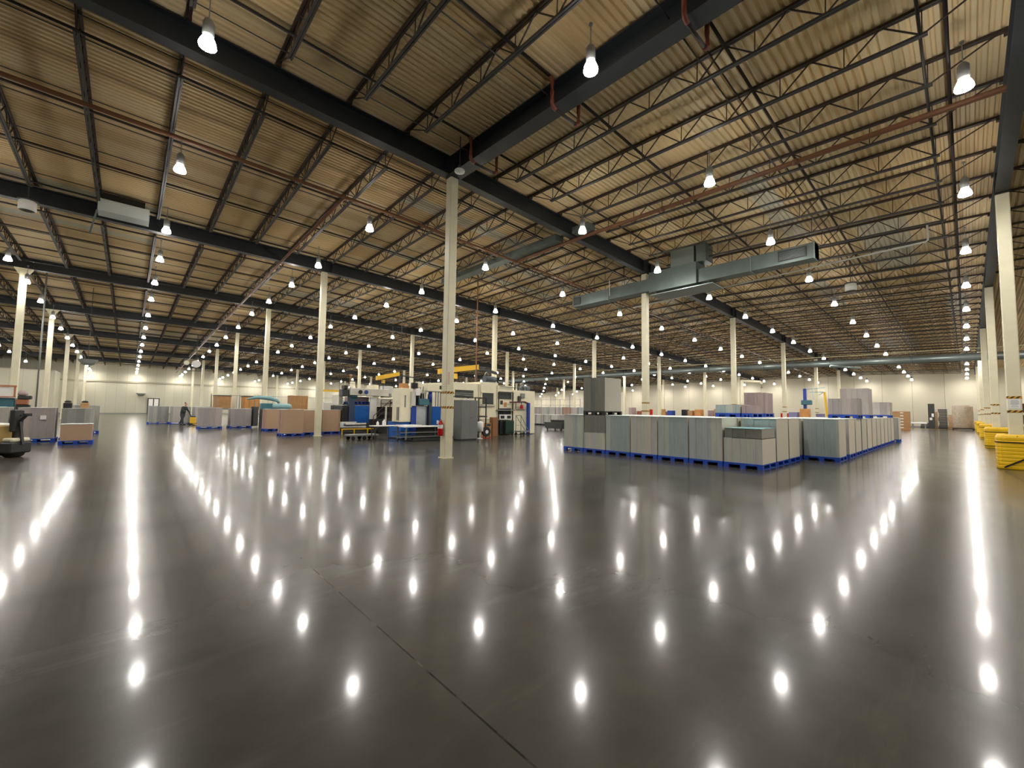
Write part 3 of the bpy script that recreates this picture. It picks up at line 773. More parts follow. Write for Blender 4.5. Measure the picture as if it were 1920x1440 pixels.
nt_ = b.build('printed_lines', mat('notice_ink', (110, 110, 132), .6), bpy.data.objects['paper_notice'])
# fire extinguisher hung on the left face of the main column
t = thing('fire_extinguisher', 'red fire extinguisher with white label hung on the nearest cream column', 'extinguisher', (-.245, -.02, .70))
MB().lathe([(.01, .0), (.075, .008), (.083, .03), (.083, .37), (.07, .42), (.035, .45), (.03, .47)], 18).build('cylinder', M_red, t)
MB().lathe([(.0838, .235), (.0838, .355)], 18, closed=False).build('paper_label', M_paper, t)
MB().lathe([(.03, .47), (.03, .5), (.02, .51)], 10).build('valve', mat('brass', (190, 160, 90), .3, .8), t)
MB().bar((-.09, 0, .545), (.03, 0, .515), .02, .008).bar((-.08, 0, .50), (.03, 0, .50), .02, .008).build('lever', M_black, t)
MB().tube([(.02, .03, .50), (.07, .06, .49), (.1, .06, .42), (.1, .05, .2), (.1, .03, .1)], .01, 6).build('hose', M_rubber, t)
MB().box(-.13, -.085, -.03, .02, .38, .49).build('inspection_tag', M_paper, t)
MB().box(.05, .098, -.02, .02, .3, .36).build('bracket', M_mid, t)
tag(MB().box(-.1, -.02, -.1475, -.1455, 2.32, 2.72).build('faded_marking', mat('faded_pink_marking', (214, 188, 172), .6)), 'faded reddish vertical marking on the extinguisher column', 'marking')

# ---------------------------------------------------------------- overhead services
def deckz(x, y): return deck(x, y)
# big square galvanised duct
t = thing('air_duct', 'long square galvanised air duct hung below the joists at centre right', 'duct', (11.8, 0, 0))
def dbox(n, m, x0, x1, y0, y1, z0, z1, par, bev=0): return box(n, m, x0, x1, y0, y1, z0, z1, par, bev)
dbox('duct_run', M_galv, -.0, .62, -7.45, -2.9, 7.62, 8.24, t); dbox('duct_run', M_galv, 0, .62, -.5, 4.5, 7.72, 8.34, t)
dbox('plenum_box', M_galv, -.12, .86, -2.9, -.5, 7.58, 8.60, t)
for y in (-7.45, -5.2, -2.9, -.5, 2.0, 4.46): box('flange', M_galv2, -.03, .65, y, y+.04, 7.58 if y < -1 else 7.69, 8.28 if y < -1 else 8.38, t)
dbox('riser', M_galv2, .0, .8, -2.75, -1.6, 8.6, 9.45, t); dbox('riser', M_galv, .0, .8, -3.3, -2.85, 8.6, 9.5, t)
box('diffuser_plate', M_galv2, -.3, 1.0, -3.7, -.7, 7.36, 7.40, t)
for x in (-.2, .9):
    for y in (-3.5, -.9): MB().bar((x, y, 7.4), (x, y, 7.6), .02).build('rod', M_steel, t)
for y0, z0 in ((-7.15, 7.78), (3.95, 7.86)):
    g_ = box('grille', M_dark, -.03, .0, y0-.02, y0+(.95 if y0 < 0 else .5), z0-.04, z0+.38, t)
    b = MB()
    for k in range(6): b.box(-.045, -.031, y0+.03, y0+(.90 if y0 < 0 else .45), z0+.02+k*.055, z0+.03+k*.055)
    b.build('louvre', M_galv2, g_)
for y in (-6.0, -4.2, 1.2, 3.2): MB().bar((.31, y, 8.3), (.31, y, deck(11.8, y)-.05), .02).build('hanger', M_steel, t)
MB().bar((-.06, 1.9, 7.9), (-.06, 1.9, 8.75), .035).build('conduit_drop', M_white, t)
# second square duct seen edge on, crossing behind the girder
t = thing('air_duct', 'dull galvanised duct lying between the joists left of the wide girder', 'duct', (5.8, 0, 0))
box('duct_run', M_galv, 0, .5, .6, 9.6, 8.95, 9.22, t); box('duct_run', M_galv, 0, .5, -1.1, -.3, 8.95, 9.2, t)
# sprinkler mains
def pipeline(name, m, pts, r, label, n=8, couplings=True, parts=()):
    t = thing(name, label, 'pipe', (0, 0, 0))
    MB().tube(pts, r, n).build('pipe_run', m, t)
    if couplings:
        for i in range(len(pts)-1):
            p, q = Vector(pts[i]), Vector(pts[i+1]); L = (q-p).length; k = int(L/6)
            for j in range(1, k+1):
                c = p+(q-p)*(j/(k+1)); d = (q-p).normalized()*.06
                MB().tube([c-d, c+d], r*1.25, 8).build('coupling', m, t)
    return t
pipeline('sprinkler_main_pipe', M_pipe_brown, [(6.25, -29, 8.6), (6.25, -S, 8.72), (6.3, 0, 8.90), (6.3, 3.3, 8.88), (6.3, 3.75, 8.8)], .075, 'thick rust brown sprinkler main running from top right toward the centre')
pipeline('sprinkler_cross_main', M_pipe_brown, [(-33, 3.5, 9.25), (0, 3.55, 9.02), (30, 3.6, 8.12), (69, 3.6, 6.95)], .06, 'brown sprinkler pipe crossing the whole roof behind the nearest column')
pipeline('sprinkler_feed_pipe', M_pipe_brown, [(-2.2, 3.55, 9.02), (-2.1, 14, 8.9), (-1.9, 40, 8.3), (-1.8, 78, 6.9)], .06, 'brown pipe receding over the left column row toward the far wall')
pipeline('white_conduit_pipe', M_white, [(14.0, -10.46, 8.75), (14.0, -10.46, 8.05), (14.0, -10.4, 8.0), (14.0, -.25, 7.68), (14.0, 1.8, 7.62)], .035, 'thin white pipe running below the joists behind the square duct', 6, False)
pipeline('thin_yellowish_pipe', mat('pale_yellow_pipe', (196, 190, 150), .5), [(40.0, -28, 6.6), (40.0, 46, 7.3)], .04, 'thin pale pipe above the long round duct at right', 6, False)
t = thing('round_duct', 'long shiny round galvanised duct crossing the far right half', 'duct', (45.0, 0, 0))
MB().tube([(0, -29, 6.35), (0, 8, 6.85), (0, 52, 7.05)], .34, 16).build('duct_run', M_galv2, t)
for y in range(-26, 52, 6):
    z = 6.35+(y+29)*(.5/37) if y < 8 else 6.85+(y-8)*.2/44
    MB().tube([(0, y-.04, z), (0, y+.04, z)], .365, 16).build('seam_ring', M_galv, t)
    MB().bar((0, y, z+.34), (0, y, deck(45, y)-.3), .03).build('hanger', M_steel, t)
MB().tube([(-2.6, -2.4, 6.2), (-1.2, -4.5, 6.0)], .12, 8).build('branch', M_galv2, t)
# roof unit at upper left
t = thing('air_unit', 'black louvred air unit with a pale metal scoop set in the roof at upper left', 'unit', (-8.0, 11.35, 0))
box('louvre_box', M_black, -.62, .60, -.6, 0, 9.2, 9.60, t); box('scoop_plate', mat('pale_scoop', (196, 204, 200), .4), -.72, .75, -.75, -.68, 8.84, 9.30, t); box('scoop_floor', mat('pale_scoop', (190, 200, 196), .4), -.72, .75, -.68, -.05, 8.84, 8.87, t)
MB().bar((-.72, -.8, 8.8), (-.95, .4, 8.2), .05).build('brace', M_galv2, t)
def drum(x, y, z, label):
    t = thing('roof_fan', label, 'fan', (x, y, z))
    MB().lathe([(.2, -.12), (.23, -.09), (.23, .2), (.19, .24)], 14, closed=False).build('drum_shell', M_white, t)
    MB().lathe([(.26, .24), (.26, .27), (.02, .29)], 14).build('collar', M_dark, t)
    MB().lathe([(.05, .03), (.05, .15)], 8).build('hub', M_dark, t)
    MB().bar((0, 0, .28), (0, 0, deck(x, y)-z-.02), .03).build('drop_rod', M_steel, t)
drum(-10.5, 11.2, 8.5, 'small white drum fan hanging at the upper left edge'); drum(18.41, -7.56, 7.75, 'small white drum fan hanging in the far right ceiling')
t = thing('pendant_lamp', 'unlit white pendant lamp where girders cross above the nearest column', 'lamp', (-.45, -1.05, 8.72))
MB().lathe([(.0, .0), (.15, .01), (.16, .05), (.12, .09), (.04, .12)], 16).build('shade', M_white, t); MB().bar((0, 0, .12), (0, 0, deck(-.45, -1.05)-8.73), .02).lathe([(.05, .12), (.05, .22)], 8).build('drop_rod', M_dark, t)
# loudspeaker horns and heaters seen high over the left aisle
t = thing('bowl_hood', 'grey translucent half-bowl hood hanging in the far left aisle', 'hood', (-9.7, 30.0, 4.2))
MB().lathe([(.15, 0), (.3, .06), (.42, .2), (.5, .36), (.52, .40)], 16, closed=False).build('bowl', mat('grey_bowl', (150, 156, 152), .3), t); MB().bar((0, 0, .0), (0, 0, deck(-9.7, 30)-4.2), .03).bar((-.5, 0, .4), (.5, 0, .4), .03).build('support_rod', M_steel, t)
t = thing('disc_heater', 'round white disc heater head fixed by a column left of the centre', 'heater', (-2.75, 40.0, 5.6))
MB().tube([(0, -.1, 0), (0, .25, 0)], .36, 16).build('disc', M_white, t); MB().tube([(-.75, -.05, .05), (-.75, .15, .05)], .22, 12).build('small_disc', M_offwhite, t); MB().bar((-.9, .1, -.7), (.4, .1, -.7), .05).bar((0, .1, -.7), (0, .1, Hb(-2.7, 40)-5.6), .05).build('bracket', M_steel, t)
MB()
# vertical drops
tag(MB().tube([(7.3, 8.0, 3.2), (7.3, 8.0, deck(7.3, 8)-.05)], .035, 8).build('drop_pipe', mat('copper_conduit', (168, 116, 84), .4)), 'thin copper coloured pipe dropping from the roof to the cream machine', 'pipe')
tag(MB().tube([(4.6, 12.0, 3.5), (4.6, 12.0, deck(4.6, 12)-.05)], .018, 6).build('drop_pipe', M_steel), 'thin grey cable dropping to the left yellow crane beam', 'pipe')
tag(MB().tube([(-11.5, 26, 0.0), (-11.5, 26, deck(-11.5, 26)-.05)], .04, 6).build('drop_pipe', M_mid), 'grey conduit dropping beside the far left columns', 'pipe')

# ---------------------------------------------------------------- machines in the centre
def rail(pts, h0, h1, r=.025, m=None, posts=True):
    b = MB()
    for p, q in zip(pts, pts[1:]):
        for z in (h1, (h0+h1)/2): b.bar((p[0], p[1], z), (q[0], q[1], z), r)
    for p in pts: b.bar((p[0], p[1], h0), (p[0], p[1], h1), r)
    return b
# left machine with the blue cabinet and the cream cross beam
t = thing('stacking_machine', 'blue and cream machine with two round ports, stairs and yellow floor rail, left of centre', 'machine', (0, 0, 0))
box('base_platform', M_dark, 1.85, 5.3, 13.6, 17, .1, .32, t); box('platform_edge', M_white, 1.7, 2.6, 13.45, 13.65, .62, .70, t); box('platform_edge', M_dark, 2.0, 3.9, 13.5, 13.9, .45, .52, t)
box('dark_opening', M_black, 1.78, 2.12, 13.62, 15.5, .7, 1.66, t)
b = MB()
for k in range(9): b.box(1.76, 2.12, 13.58, 13.62, .72+k*.1, .76+k*.1)
b.build('louvre_panel', M_dark, t)
box('corner_post', mat('slate_blue_post', (54, 70, 94), .5), 2.16, 2.50, 13.55, 13.85, .62, 2.28, t, .01)
box('blue_cabinet', M_blue, 2.50, 3.42, 13.6, 15.2, .62, 1.68, t, .012)
box('upper_deck', M_dark, 2.1, 3.9, 13.8, 15.6, 1.70, 1.76, t)
bm_ = box('cross_beam', M_cream2, 2.14, 4.55, 13.35, 14.1, 2.27, 2.70, t, .02)
for x, m in ((2.72, M_black), (3.08, M_dblue)): MB().tube([(x, 13.30, 2.48), (x, 13.37, 2.48)], .12, 16).build('round_port', m, bm_)
MB().lathe([(.26, .3), (.26, .45), (.2, .2), (.1, 0), (.1, -.1)][::-1], 12, (2.42, 13.7, 1.85)).build('funnel', M_teal, t)
MB().lathe([(.17, 0), (.18, .1), (.15, .14), (.15, .3), (.18, .34), (.12, .4)], 12, (2.4, 13.8, 2.7)).build('blower_motor', M_offwhite, t)
MB().lathe([(.06, .3), (.06, .75), (.1, .8), (.02, .84)], 8, (2.28, 13.8, 2.7)).build('vent_stub', M_card, t)
box('motor_cluster', M_dark, 1.72, 2.1, 13.5, 14.1, 2.2, 2.62, t, .03); box('motor_block', M_black, 1.8, 2.0, 13.45, 13.9, 2.62, 2.85, t, .02)
box('side_cabinet', M_cream2, 1.85, 2.1, 14.4, 15.5, 1.7, 2.3, t, .01)
# stairs
st = MB()
for k in range(5): st.box(3.30+k*.24, 3.56+k*.24, 12.95, 13.5, .12+k*.17, .16+k*.17)
st.prism([(3.2, .0), (3.4, .0), (4.55, .85), (4.4, .95)], 1, 12.9, 12.95).prism([(3.2, .0), (3.4, .0), (4.55, .85), (4.4, .95)], 1, 13.5, 13.55)
st.build('stairs', M_dark, t)
box('stair_cabinet', M_dark, 3.75, 4.35, 12.98, 13.6, .05, .85, t, .01)
box('white_side_panel', M_white, 3.42, 3.85, 13.5, 13.6, .85, 2.2, t)
MB().bar((3.4, 12.93, 1.05), (4.45, 12.93, 2.0), .035).bar((3.4, 12.93, .75), (4.45, 12.93, 1.65), .03).bar((3.4, 12.93, .2), (3.4, 12.93, 1.05), .03).bar((4.45, 12.93, .9), (4.45, 12.93, 2.02), .035).build('handrail', mat('dark_red_rail', (82, 52, 46), .5), t)
rail([(3.9, 13.0), (4.5, 13.0), (5.2, 13.0)], 1.6, 2.05, .03).build('upper_handrail', M_dark, t)
b2 = box('control_cabinet', M_cream2, 3.85, 5.15, 13.15, 13.9, 1.66, 2.14, t, .012)
for x in (4.55, 4.66): box('switch_plate', M_black, x, x+.09, 13.13, 13.15, 1.84, 1.93, b2)
MB().tube([(4.98, 13.12, 1.88), (4.98, 13.15, 1.88)], .05, 10).build('gauge', M_black, b2)
box('dark_interior', M_black, 3.86, 5.25, 13.6, 15.0, .1, 1.62, t); box('inner_beam', M_dark, 3.86, 5.25, 13.4, 13.6, 1.12, 1.28, t)
box('support_column', M_white, 4.15, 4.23, 12.9, 12.98, .72, 1.66, t)
b = MB(); b.box(4.24, 4.9, 13.5, 14.0, 2.45, 2.92); b.build('hopper', mat('pale_grey_paint', (206, 208, 206), .5), t, .02)
MB().prism([(4.26, 2.2), (4.88, 2.2), (4.8, 2.42), (4.35, 2.44)], 1, 13.55, 13.95).build('hopper_chute', M_mid, t)
box('rear_cabinet', M_offwhite, 3.9, 4.25, 14.2, 15.2, 2.15, 3.0, t, .01)
b = MB()
b.bar((1.5, 12.9, .30), (3.4, 12.9, .30), .06)
for x in (1.55, 2.25, 3.05): b.bar((x, 12.9, 0), (x, 12.9, .33), .05)
b.build('floor_guard_rail', M_yellow, t)
# blue pallets on top
pallet(2.3, 13.95, 1.765, 'blue pallet on top of the blue machine cabinet, left one', parts=False, group='', w=.9, d=.6); pallet(3.0, 13.95, 1.765, 'blue pallet on top of the blue machine cabinet, right one', parts=False, group='', w=.9, d=.6)
tag(box('board_layer', M_board_p, 2.35, 3.55, 14.0, 14.8, 1.912, 2.2), 'pinkish board layer on the blue pallets on the machine', 'board')
# near die-cutting machine
t = thing('cutting_machine', 'bright blue and cream cutting machine with a plastic guard, behind the nearest column', 'machine', (0, 0, 0))
tw = box('cream_tower', M_offwhite, 2.42, 3.02, 7.7, 8.6, .86, 2.55, t, .02)
box('tower_slot', M_mid, 2.62, 2.70, 7.69, 7.71, 1.6, 2.2, tw); box('tower_slot', M_mid, 2.38, 2.42, 7.85, 8.05, .95, 1.6, tw)
box('side_box', M_cream2, 2.95, 3.2, 7.6, 8.1, 1.6, 2.4, t, .02)
box('blue_base', M_blue, 2.5, 3.12, 7.75, 9.2, .05, .86, t, .01); box('blue_post', M_dblue, 2.98, 3.25, 7.6, 7.9, .05, 1.68, t, .01)
box('blue_frame', M_dblue, 3.2, 4.25, 7.9, 9.4, .58, 1.66, t, .01); box('lower_frame', M_black, 3.3, 5.2, 8.0, 9.2, .0, .58, t)
gp = box('clear_guard_panel', mat('cloudy_plastic', (186, 194, 192), .15, 0, .08, 4), 3.28, 3.92, 7.84, 7.88, .66, 1.64, t)
b = MB()
for x0, x1, z0, z1 in ((3.22, 3.28, .62, 1.68), (3.92, 3.98, .62, 1.68), (3.22, 3.98, 1.64, 1.70), (3.22, 3.98, .60, .66)): b.box(x0, x1, 7.82, 7.87, z0, z1)
b.build('guard_frame', M_mid, gp)
box('blue_panel', M_blue, 4.28, 5.3, 7.8, 9.2, .6, 1.66, t, .01)
box('vertical_post', mat('slate_post', (62, 76, 88), .5), 4.05, 4.22, 7.7, 7.9, .6, 2.3, t, .01)
MB().tube([(4.12, 7.75, 1.9), (4.12, 7.75, 2.42)], .1, 10).build('cylinder', M_dblue, t)
ar = box('cream_arm', M_offwhite, 3.84, 5.5, 7.55, 8.3, 2.44, 2.86, t, .02)
box('access_hole', M_black, 4.55, 4.82, 7.53, 7.56, 2.58, 2.76, ar); box('access_hole', M_black, 4.98, 5.12, 7.53, 7.56, 2.55, 2.8, ar)
box('dark_mechanism', M_black, 3.05, 3.85, 7.9, 9.0, 1.68, 2.35, t); box('teal_roller_box', M_teal, 3.45, 4.1, 7.7, 8.2, 1.72, 2.05, t, .02)
b = MB()
for x in (3.2, 3.45, 3.62, 3.8): b.bar((x, 7.75, 1.9), (x+.08, 7.75, 2.7), .04)
for x in (4.45, 4.6, 4.75, 4.9): b.bar((x, 7.75, 1.66), (x, 7.75, 2.44), .04)
b.bar((3.1, 7.75, 2.3), (3.8, 7.75, 2.35), .05)
b.build('linkage_rods', M_mid, t)
box('white_head_box', M_white, 3.15, 3.4, 7.5, 7.8, 2.2, 2.55, t, .02); box('head_motor', M_black, 3.05, 3.3, 7.6, 7.9, 2.55, 2.85, t, .03); box('head_box', M_offwhite, 3.3, 3.5, 7.6, 7.9, 2.62, 2.9, t, .02)
tag(box('orange_carton', M_orange, 2.55, 2.9, 7.8, 8.2, 2.555, 2.80), 'orange carton lying on top of the cream tower', 'box')
# delivery table in front
t = thing('feed_table', 'long white-topped steel work table in front of the blue machine', 'table', (0, 0, 0))
MB().box(.75, 2.1, 6.95, 7.5, .70, .735).build('table_top', M_white, t); MB().box(1.9, 4.2, 6.3, 7.35, .665, .70).build('table_top', M_white, t)
b = MB()
for z in (.22, .42): b.bar((1.75, 6.35, z), (4.2, 6.35, z), .035).bar((1.75, 7.25, z), (4.2, 7.25, z), .035)
b.bar((1.75, 6.35, .22), (1.75, 7.25, .22), .035)
b.build('lower_rail', M_mid, t)
for x, y in ((2.05, 6.4), (4.1, 6.4), (2.05, 7.2), (4.1, 7.2)): MB().box(x-.03, x+.03, y-.03, y+.03, .07, .665).build('leg', M_mid, t)
for x, y in ((2.05, 6.4), (4.1, 6.4), (2.05, 7.2), (4.1, 7.2)): MB().tube([(x-.02, y, .06), (x+.02, y, .06)], .06, 10).build('caster', M_black, t)
for x, y in ((.85, 7.05), (.85, 7.4), (1.5, 7.05)): MB().bar((x, y, 0), (x, y, .70), .035).build('leg', M_dark, t)
tag(box('sheet_pile', M_paper, 1.95, 2.9, 6.4, 7.2, .70, .76), 'thin pile of white sheets on the end of the work table', 'sheets')
t = thing('grey_crate', 'dark grey low crate under the work table', 'crate', (3.2, 6.8, 0))
MB().box(-.8, .9, -.35, .35, .02, .06).box(-.8, .9, -.35, -.32, .06, .2).box(-.8, .9, .32, .35, .06, .2).box(-.8, -.77, -.35, .35, .06, .2).box(.87, .9, -.35, .35, .06, .2).build('tray', M_dark, t)
t = thing('roller_dolly', 'low black wheeled dolly left of the work table', 'dolly', (.9, 8.6, 0))
MB().box(-.7, .7, -.35, .35, .2, .27).build('deck', M_mid, t)
for x in (-.55, 0, .5):
    for y in (-.3, .3): MB().tube([(x, y-.03, .09), (x, y+.03, .09)], .09, 10).box(x-.05, x+.05, y-.04, y+.04, .12, .2).build('wheel', M_black, t)
def jug(x, y, z, s, label):
    t = thing('plastic_jug', label, 'jug', (x, y, z))
    MB().lathe([(.09*s, 0), (.1*s, .02), (.1*s, .2*s), (.07*s, .26*s), (.03*s, .29*s), (.03*s, .33*s)], 12).build('bottle_body', M_white, t); MB().lathe([(.035*s, .33*s), (.035*s, .36*s)], 10).build('cap', M_mid, t)
jug(1.35, 7.2, .735, .85, 'larger white plastic jug on the thin white table'); jug(1.05, 7.25, .735, .6, 'small bottle beside the white jug on the thin table')
# tall grey steel cabinet
t = thing('steel_cabinet', 'tall grey two-door steel cabinet standing right of the nearest column', 'cabinet', (4.60, 5.62, 0), .06)
box('carcass', M_grey, 0, 1.06, 0, .62, .05, 2.0, t, .006); box('plinth', M_dark, .02, 1.04, .03, .6, 0, .05, t)
d1 = box('door', M_grey, .012, .527, -.02, -.002, .07, 1.98, t); d2 = box('door', M_grey, .533, 1.048, -.02, -.002, .07, 1.98, t)
MB().bar((.60, -.045, 1.12), (.72, -.045, 1.10), .02, .03).box(.595, .62, -.04, -.02, 1.08, 1.15).build('handle', mat('chrome', (200, 200, 200), .2, .9), d2)
tag(MB().box(4.85, 5.0, 5.8, 5.95, 2.0, 2.05).box(5.1, 5.2, 5.8, 5.9, 2.0, 2.08).build('bottle_caps', M_white), 'small white clutter lying on the cabinet top', 'clutter')
# long cream enclosure of the press
t = thing('printing_press', 'long cream enclosed printing press filling the centre of the hall', 'machine', (0, 0, 0))
M_seam = mat('press_seam', (150, 144, 118), .6)
box('press_body', M_offwhite, 5.55, 7.62, 8.0, 11.5, .02, 3.04, t, .015); box('press_body', M_offwhite, 7.66, 9.0, 8.0, 11.5, .02, 3.16, t, .015)
box('press_body', M_offwhite, 9.03, 10.3, 8.15, 11.5, .02, 3.02, t, .015); box('press_body', M_offwhite, 10.34, 12.3, 8.1, 11.5, .02, 2.78, t, .015)
wdw = box('louvre_window', M_glass, 5.85, 7.12, 7.98, 8.0, 2.18, 2.62, t)
b = MB()
for z in (2.32, 2.42): b.box(5.85, 7.12, 7.96, 7.98, z, z+.04)
b.bar((5.85, 7.965, 2.4), (7.12, 7.965, 2.24), .02)
b.build('louvre_slat', M_mid, wdw)
wdw = box('view_window', M_glass, 7.76, 8.62, 7.98, 8.0, 1.84, 2.52, t)
b = MB()
for x0, x1, z0, z1 in ((7.72, 7.76, 1.8, 2.56), (8.62, 8.66, 1.8, 2.56), (7.72, 8.66, 2.52, 2.56), (7.72, 8.66, 1.80, 1.84)): b.box(x0, x1, 7.96, 8.0, z0, z1)
b.build('window_frame', M_offwhite, wdw)
box('sill', M_mid, 7.6, 8.7, 7.93, 8.0, 1.70, 1.74, t)
# operator bay
wdw = box('bay_window', M_glass, 9.08, 10.22, 8.12, 8.15, 2.2, 2.62, t)
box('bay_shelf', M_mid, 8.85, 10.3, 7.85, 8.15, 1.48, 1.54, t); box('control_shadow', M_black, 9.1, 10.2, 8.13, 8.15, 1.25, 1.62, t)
box('notice_sheet', M_orange, 9.62, 9.82, 8.11, 8.13, 1.72, 2.0, t); box('notice_sheet', M_dark, 9.32, 9.5, 8.11, 8.13, 1.88, 2.1, t)
b = MB()
for x in (9.06, 10.24): b.bar((x, 8.0, 0), (x, 8.0, 2.62), .05)
b.bar((9.06, 8.0, 2.62), (10.24, 8.0, 2.62), .05).bar((9.45, 8.0, 0), (9.45, 8.0, 1.5), .03)
b.build('bay_frame', M_dark, t)
pn = box('control_panel', M_white, 9.15, 10.15, 7.98, 8.12, .93, 1.24, t, .01)
for x in (9.22, 9.75): box('screen', M_black, x, x+.3, 7.965, 7.98, 1.0, 1.18, pn)
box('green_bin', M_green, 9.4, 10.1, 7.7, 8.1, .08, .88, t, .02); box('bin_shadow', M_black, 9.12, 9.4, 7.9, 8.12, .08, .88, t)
b = MB()
for x in (5.7, 7.5, 8.9): b.bar((x, 7.97, .1), (x, 7.97, 3.0), .02)
b.build('panel_seam', M_seam, t)
# motors on the roof of the press
for x, y, z, s, nm in ((8.55, 8.3, 3.16, 1.0, 'motor'), (11.7, 8.5, 2.78, .9, 'motor')):
    m_ = MB(); m_.tube([(x-.4*s, y, z+.2*s), (x+.42*s, y, z+.2*s)], .2*s, 14); m_.box(x-.35*s, x+.35*s, y-.15, y+.15, z, z+.08); m_.build('motor', mat('motor_slate', (70, 80, 86), .5, 0, .1, 5), t)
    MB().tube([(x+.42*s, y, z+.25*s), (x+.6*s, y, z+.2*s), (x+.7*s, y, z+.0)], .05, 8).build('hose', M_black, t)
    MB().tube([(x-.35*s, y, z+.3*s), (x-.36*s, y, z+.5*s), (x-.22*s, y, z+.62*s), (x-.1*s, y, z+.5*s), (x-.1*s, y, z+.35*s)], .045, 8).build('loop_hose', M_mid, t)
MB().tube([(10.9, 8.2, 2.5), (10.95, 8.15, 2.95), (11.2, 8.15, 3.12), (11.45, 8.2, 3.0), (11.5, 8.2, 2.6)], .04, 8).build('loop_hose', M_mid, t)
box('junction_box', M_dark, 10.72, 10.95, 8.0, 8.1, 2.1, 2.42, t, .01); box('valve_block', M_mid, 10.95, 11.3, 8.0, 8.1, 2.3, 2.6, t, .02)
MB().bar((9.2, 8.05, 2.98), (11.0, 8.05, 2.9), .03).bar((10.55, 8.05, 1.55), (11.3, 8.05, 1.55), .03).build('cable_tray', M_dark, t)
MB().bar((7.0, 7.85, .95), (9.05, 7.85, .95), .03).build('rail_bar', M_seam, t)
# platform ladder right of the cabinet
t = thing('access_platform', 'dark steel access platform with handrails in front of the cream press', 'platform', (0, 0, 0))
box('platform_deck', M_dark, 6.15, 7.0, 6.55, 7.3, 1.12, 1.2, t)
b = MB()
for x, y in ((6.2, 6.6), (6.95, 6.6), (6.2, 7.25), (6.95, 7.25)): b.bar((x, y, 0), (x, y, 2.16), .05)
b.bar((6.2, 6.6, 2.16), (6.95, 6.6, 2.16), .05).bar((6.2, 6.6, 1.66), (6.95, 6.6, 1.66), .04).bar((4.9, 6.75, 2.2), (6.2, 6.65, 2.16), .04).bar((6.95, 6.6, 2.16), (6.95, 7.25, 2.16), .04).bar((4.75, 6.75, 2.05), (4.9, 6.75, 2.2), .04)
b.build('handrail', M_black, t)
b = MB()
for k in range(4): b.box(6.2, 6.55, 6.45-k*.0, 6.6, .2+k*.25, .23+k*.25)
b.build('step', M_dark, t)
t = thing('white_stool', 'white pedestal bin standing in front of the access platform', 'bin', (6.25, 6.2, 0))
MB().lathe([(.14, .38), (.17, .40), (.18, .80), (.13, .88), (.05, .92)], 14).build('drum', M_white, t); MB().lathe([(.04, 0), (.04, .4)], 8).build('stem', M_white, t); MB().lathe([(.15, 0), (.14, .03)], 12).build('foot', M_white, t)
t = thing('floor_fan', 'small floor fan beside the white pedestal bin', 'fan', (6.72, 6.25, 0))
MB().tube([(-.02, -.06, .35), (-.02, .06, .35)], .26, 18).build('fan_shroud', M_black, t); MB().bar((-.2, 0, 0), (.2, 0, 0), .05).bar((-.2, 0, 0), (-.2, 0, .5), .03).bar((.2, 0, 0), (.2, 0, .5), .03).build('fan_stand', M_red, t); MB().tube([(-.02, -.08, .35), (-.02, -.05, .35)], .1, 10).build('hub', M_white, t)
t = thing('cardboard_sheets', 'flat kraft cardboard boxes leaning against the cream press', 'cardboard', (0, 0, 0))
MB().prism([(7.1, 0), (7.13, 0), (7.2, .92), (7.17, .92)], 1, 6.9, 6.93).build('sheet', M_card, t)
box('sheet', M_card, 7.15, 8.0, 7.3, 7.42, 0, .78, t); box('sheet', mat('dark_kraft', (140, 98, 62), .7), 7.95, 8.35, 7.2, 7.5, 0, 1.1, t, .01); box('mark', M_dark, 7.62, 7.88, 7.28, 7.3, .60, .72, t)
t = thing('platform_trolley', 'small platform trolley with a folding ladder frame at the press end', 'trolley', (10.3, 7.2, 0))
MB().box(-.35, .45, -.25, .3, .2, .27).build('deck', M_mid, t)
MB().bar((-.3, .25, .27), (-.3, .25, 1.2), .03).bar((-.3, .25, 1.2), (.35, .1, .27), .03).bar((-.3, -.2, .27), (-.3, -.2, 1.2), .03).bar((-.3, -.2, 1.2), (.35, -.2, .27), .03).bar((-.3, .25, 1.2), (-.3, -.2, 1.2), .03).bar((-.3, .25, .6), (.05, .25, .6), .02).bar((-.3, .25, .9), (-.1, .25, .9), .02).build('frame', M_mid, t)
for x in (-.28, .38): 
    for y in (-.2, .25): MB().tube([(x, y-.03, .09), (x, y+.03, .09)], .09, 10).box(x-.02, x+.02, y-.02, y+.02, .1, .2).build('wheel', M_black, t)
# blue hoist gantry
t = thing('hoist_post', 'blue hoist post with a dark red arm at the right end of the press', 'hoist', (11.45, 7.85, 0))
box('post', M_dblue, -.09, .09, -.09, .09, 0, 2.0, t, .01); box('foot_plate', M_dblue, -.2, .2, -.2, .2, 0, .03, t)
ar = MB().bar((0, 0, 1.95), (-.4, 0, 2.05), .1).bar((-.4, 0, 2.05), (-1.6, 0, 2.0), .09).build('arm', mat('maroon_arm', (70, 26, 30), .5), t)
MB().bar((-1.1, 0, 1.6), (-1.1, 0, 2.0), .03).bar((-.6, 0, 1.7), (-.6, 0, 2.05), .03).build('hook_chain', M_dark, ar); box('chain_box', M_red, -.68, -.5, -.07, .07, 1.6, 1.85, t, .02)
MB().tube([(-.5, 0, .0), (-.5, 0, 0)], .01, 4) if False else None
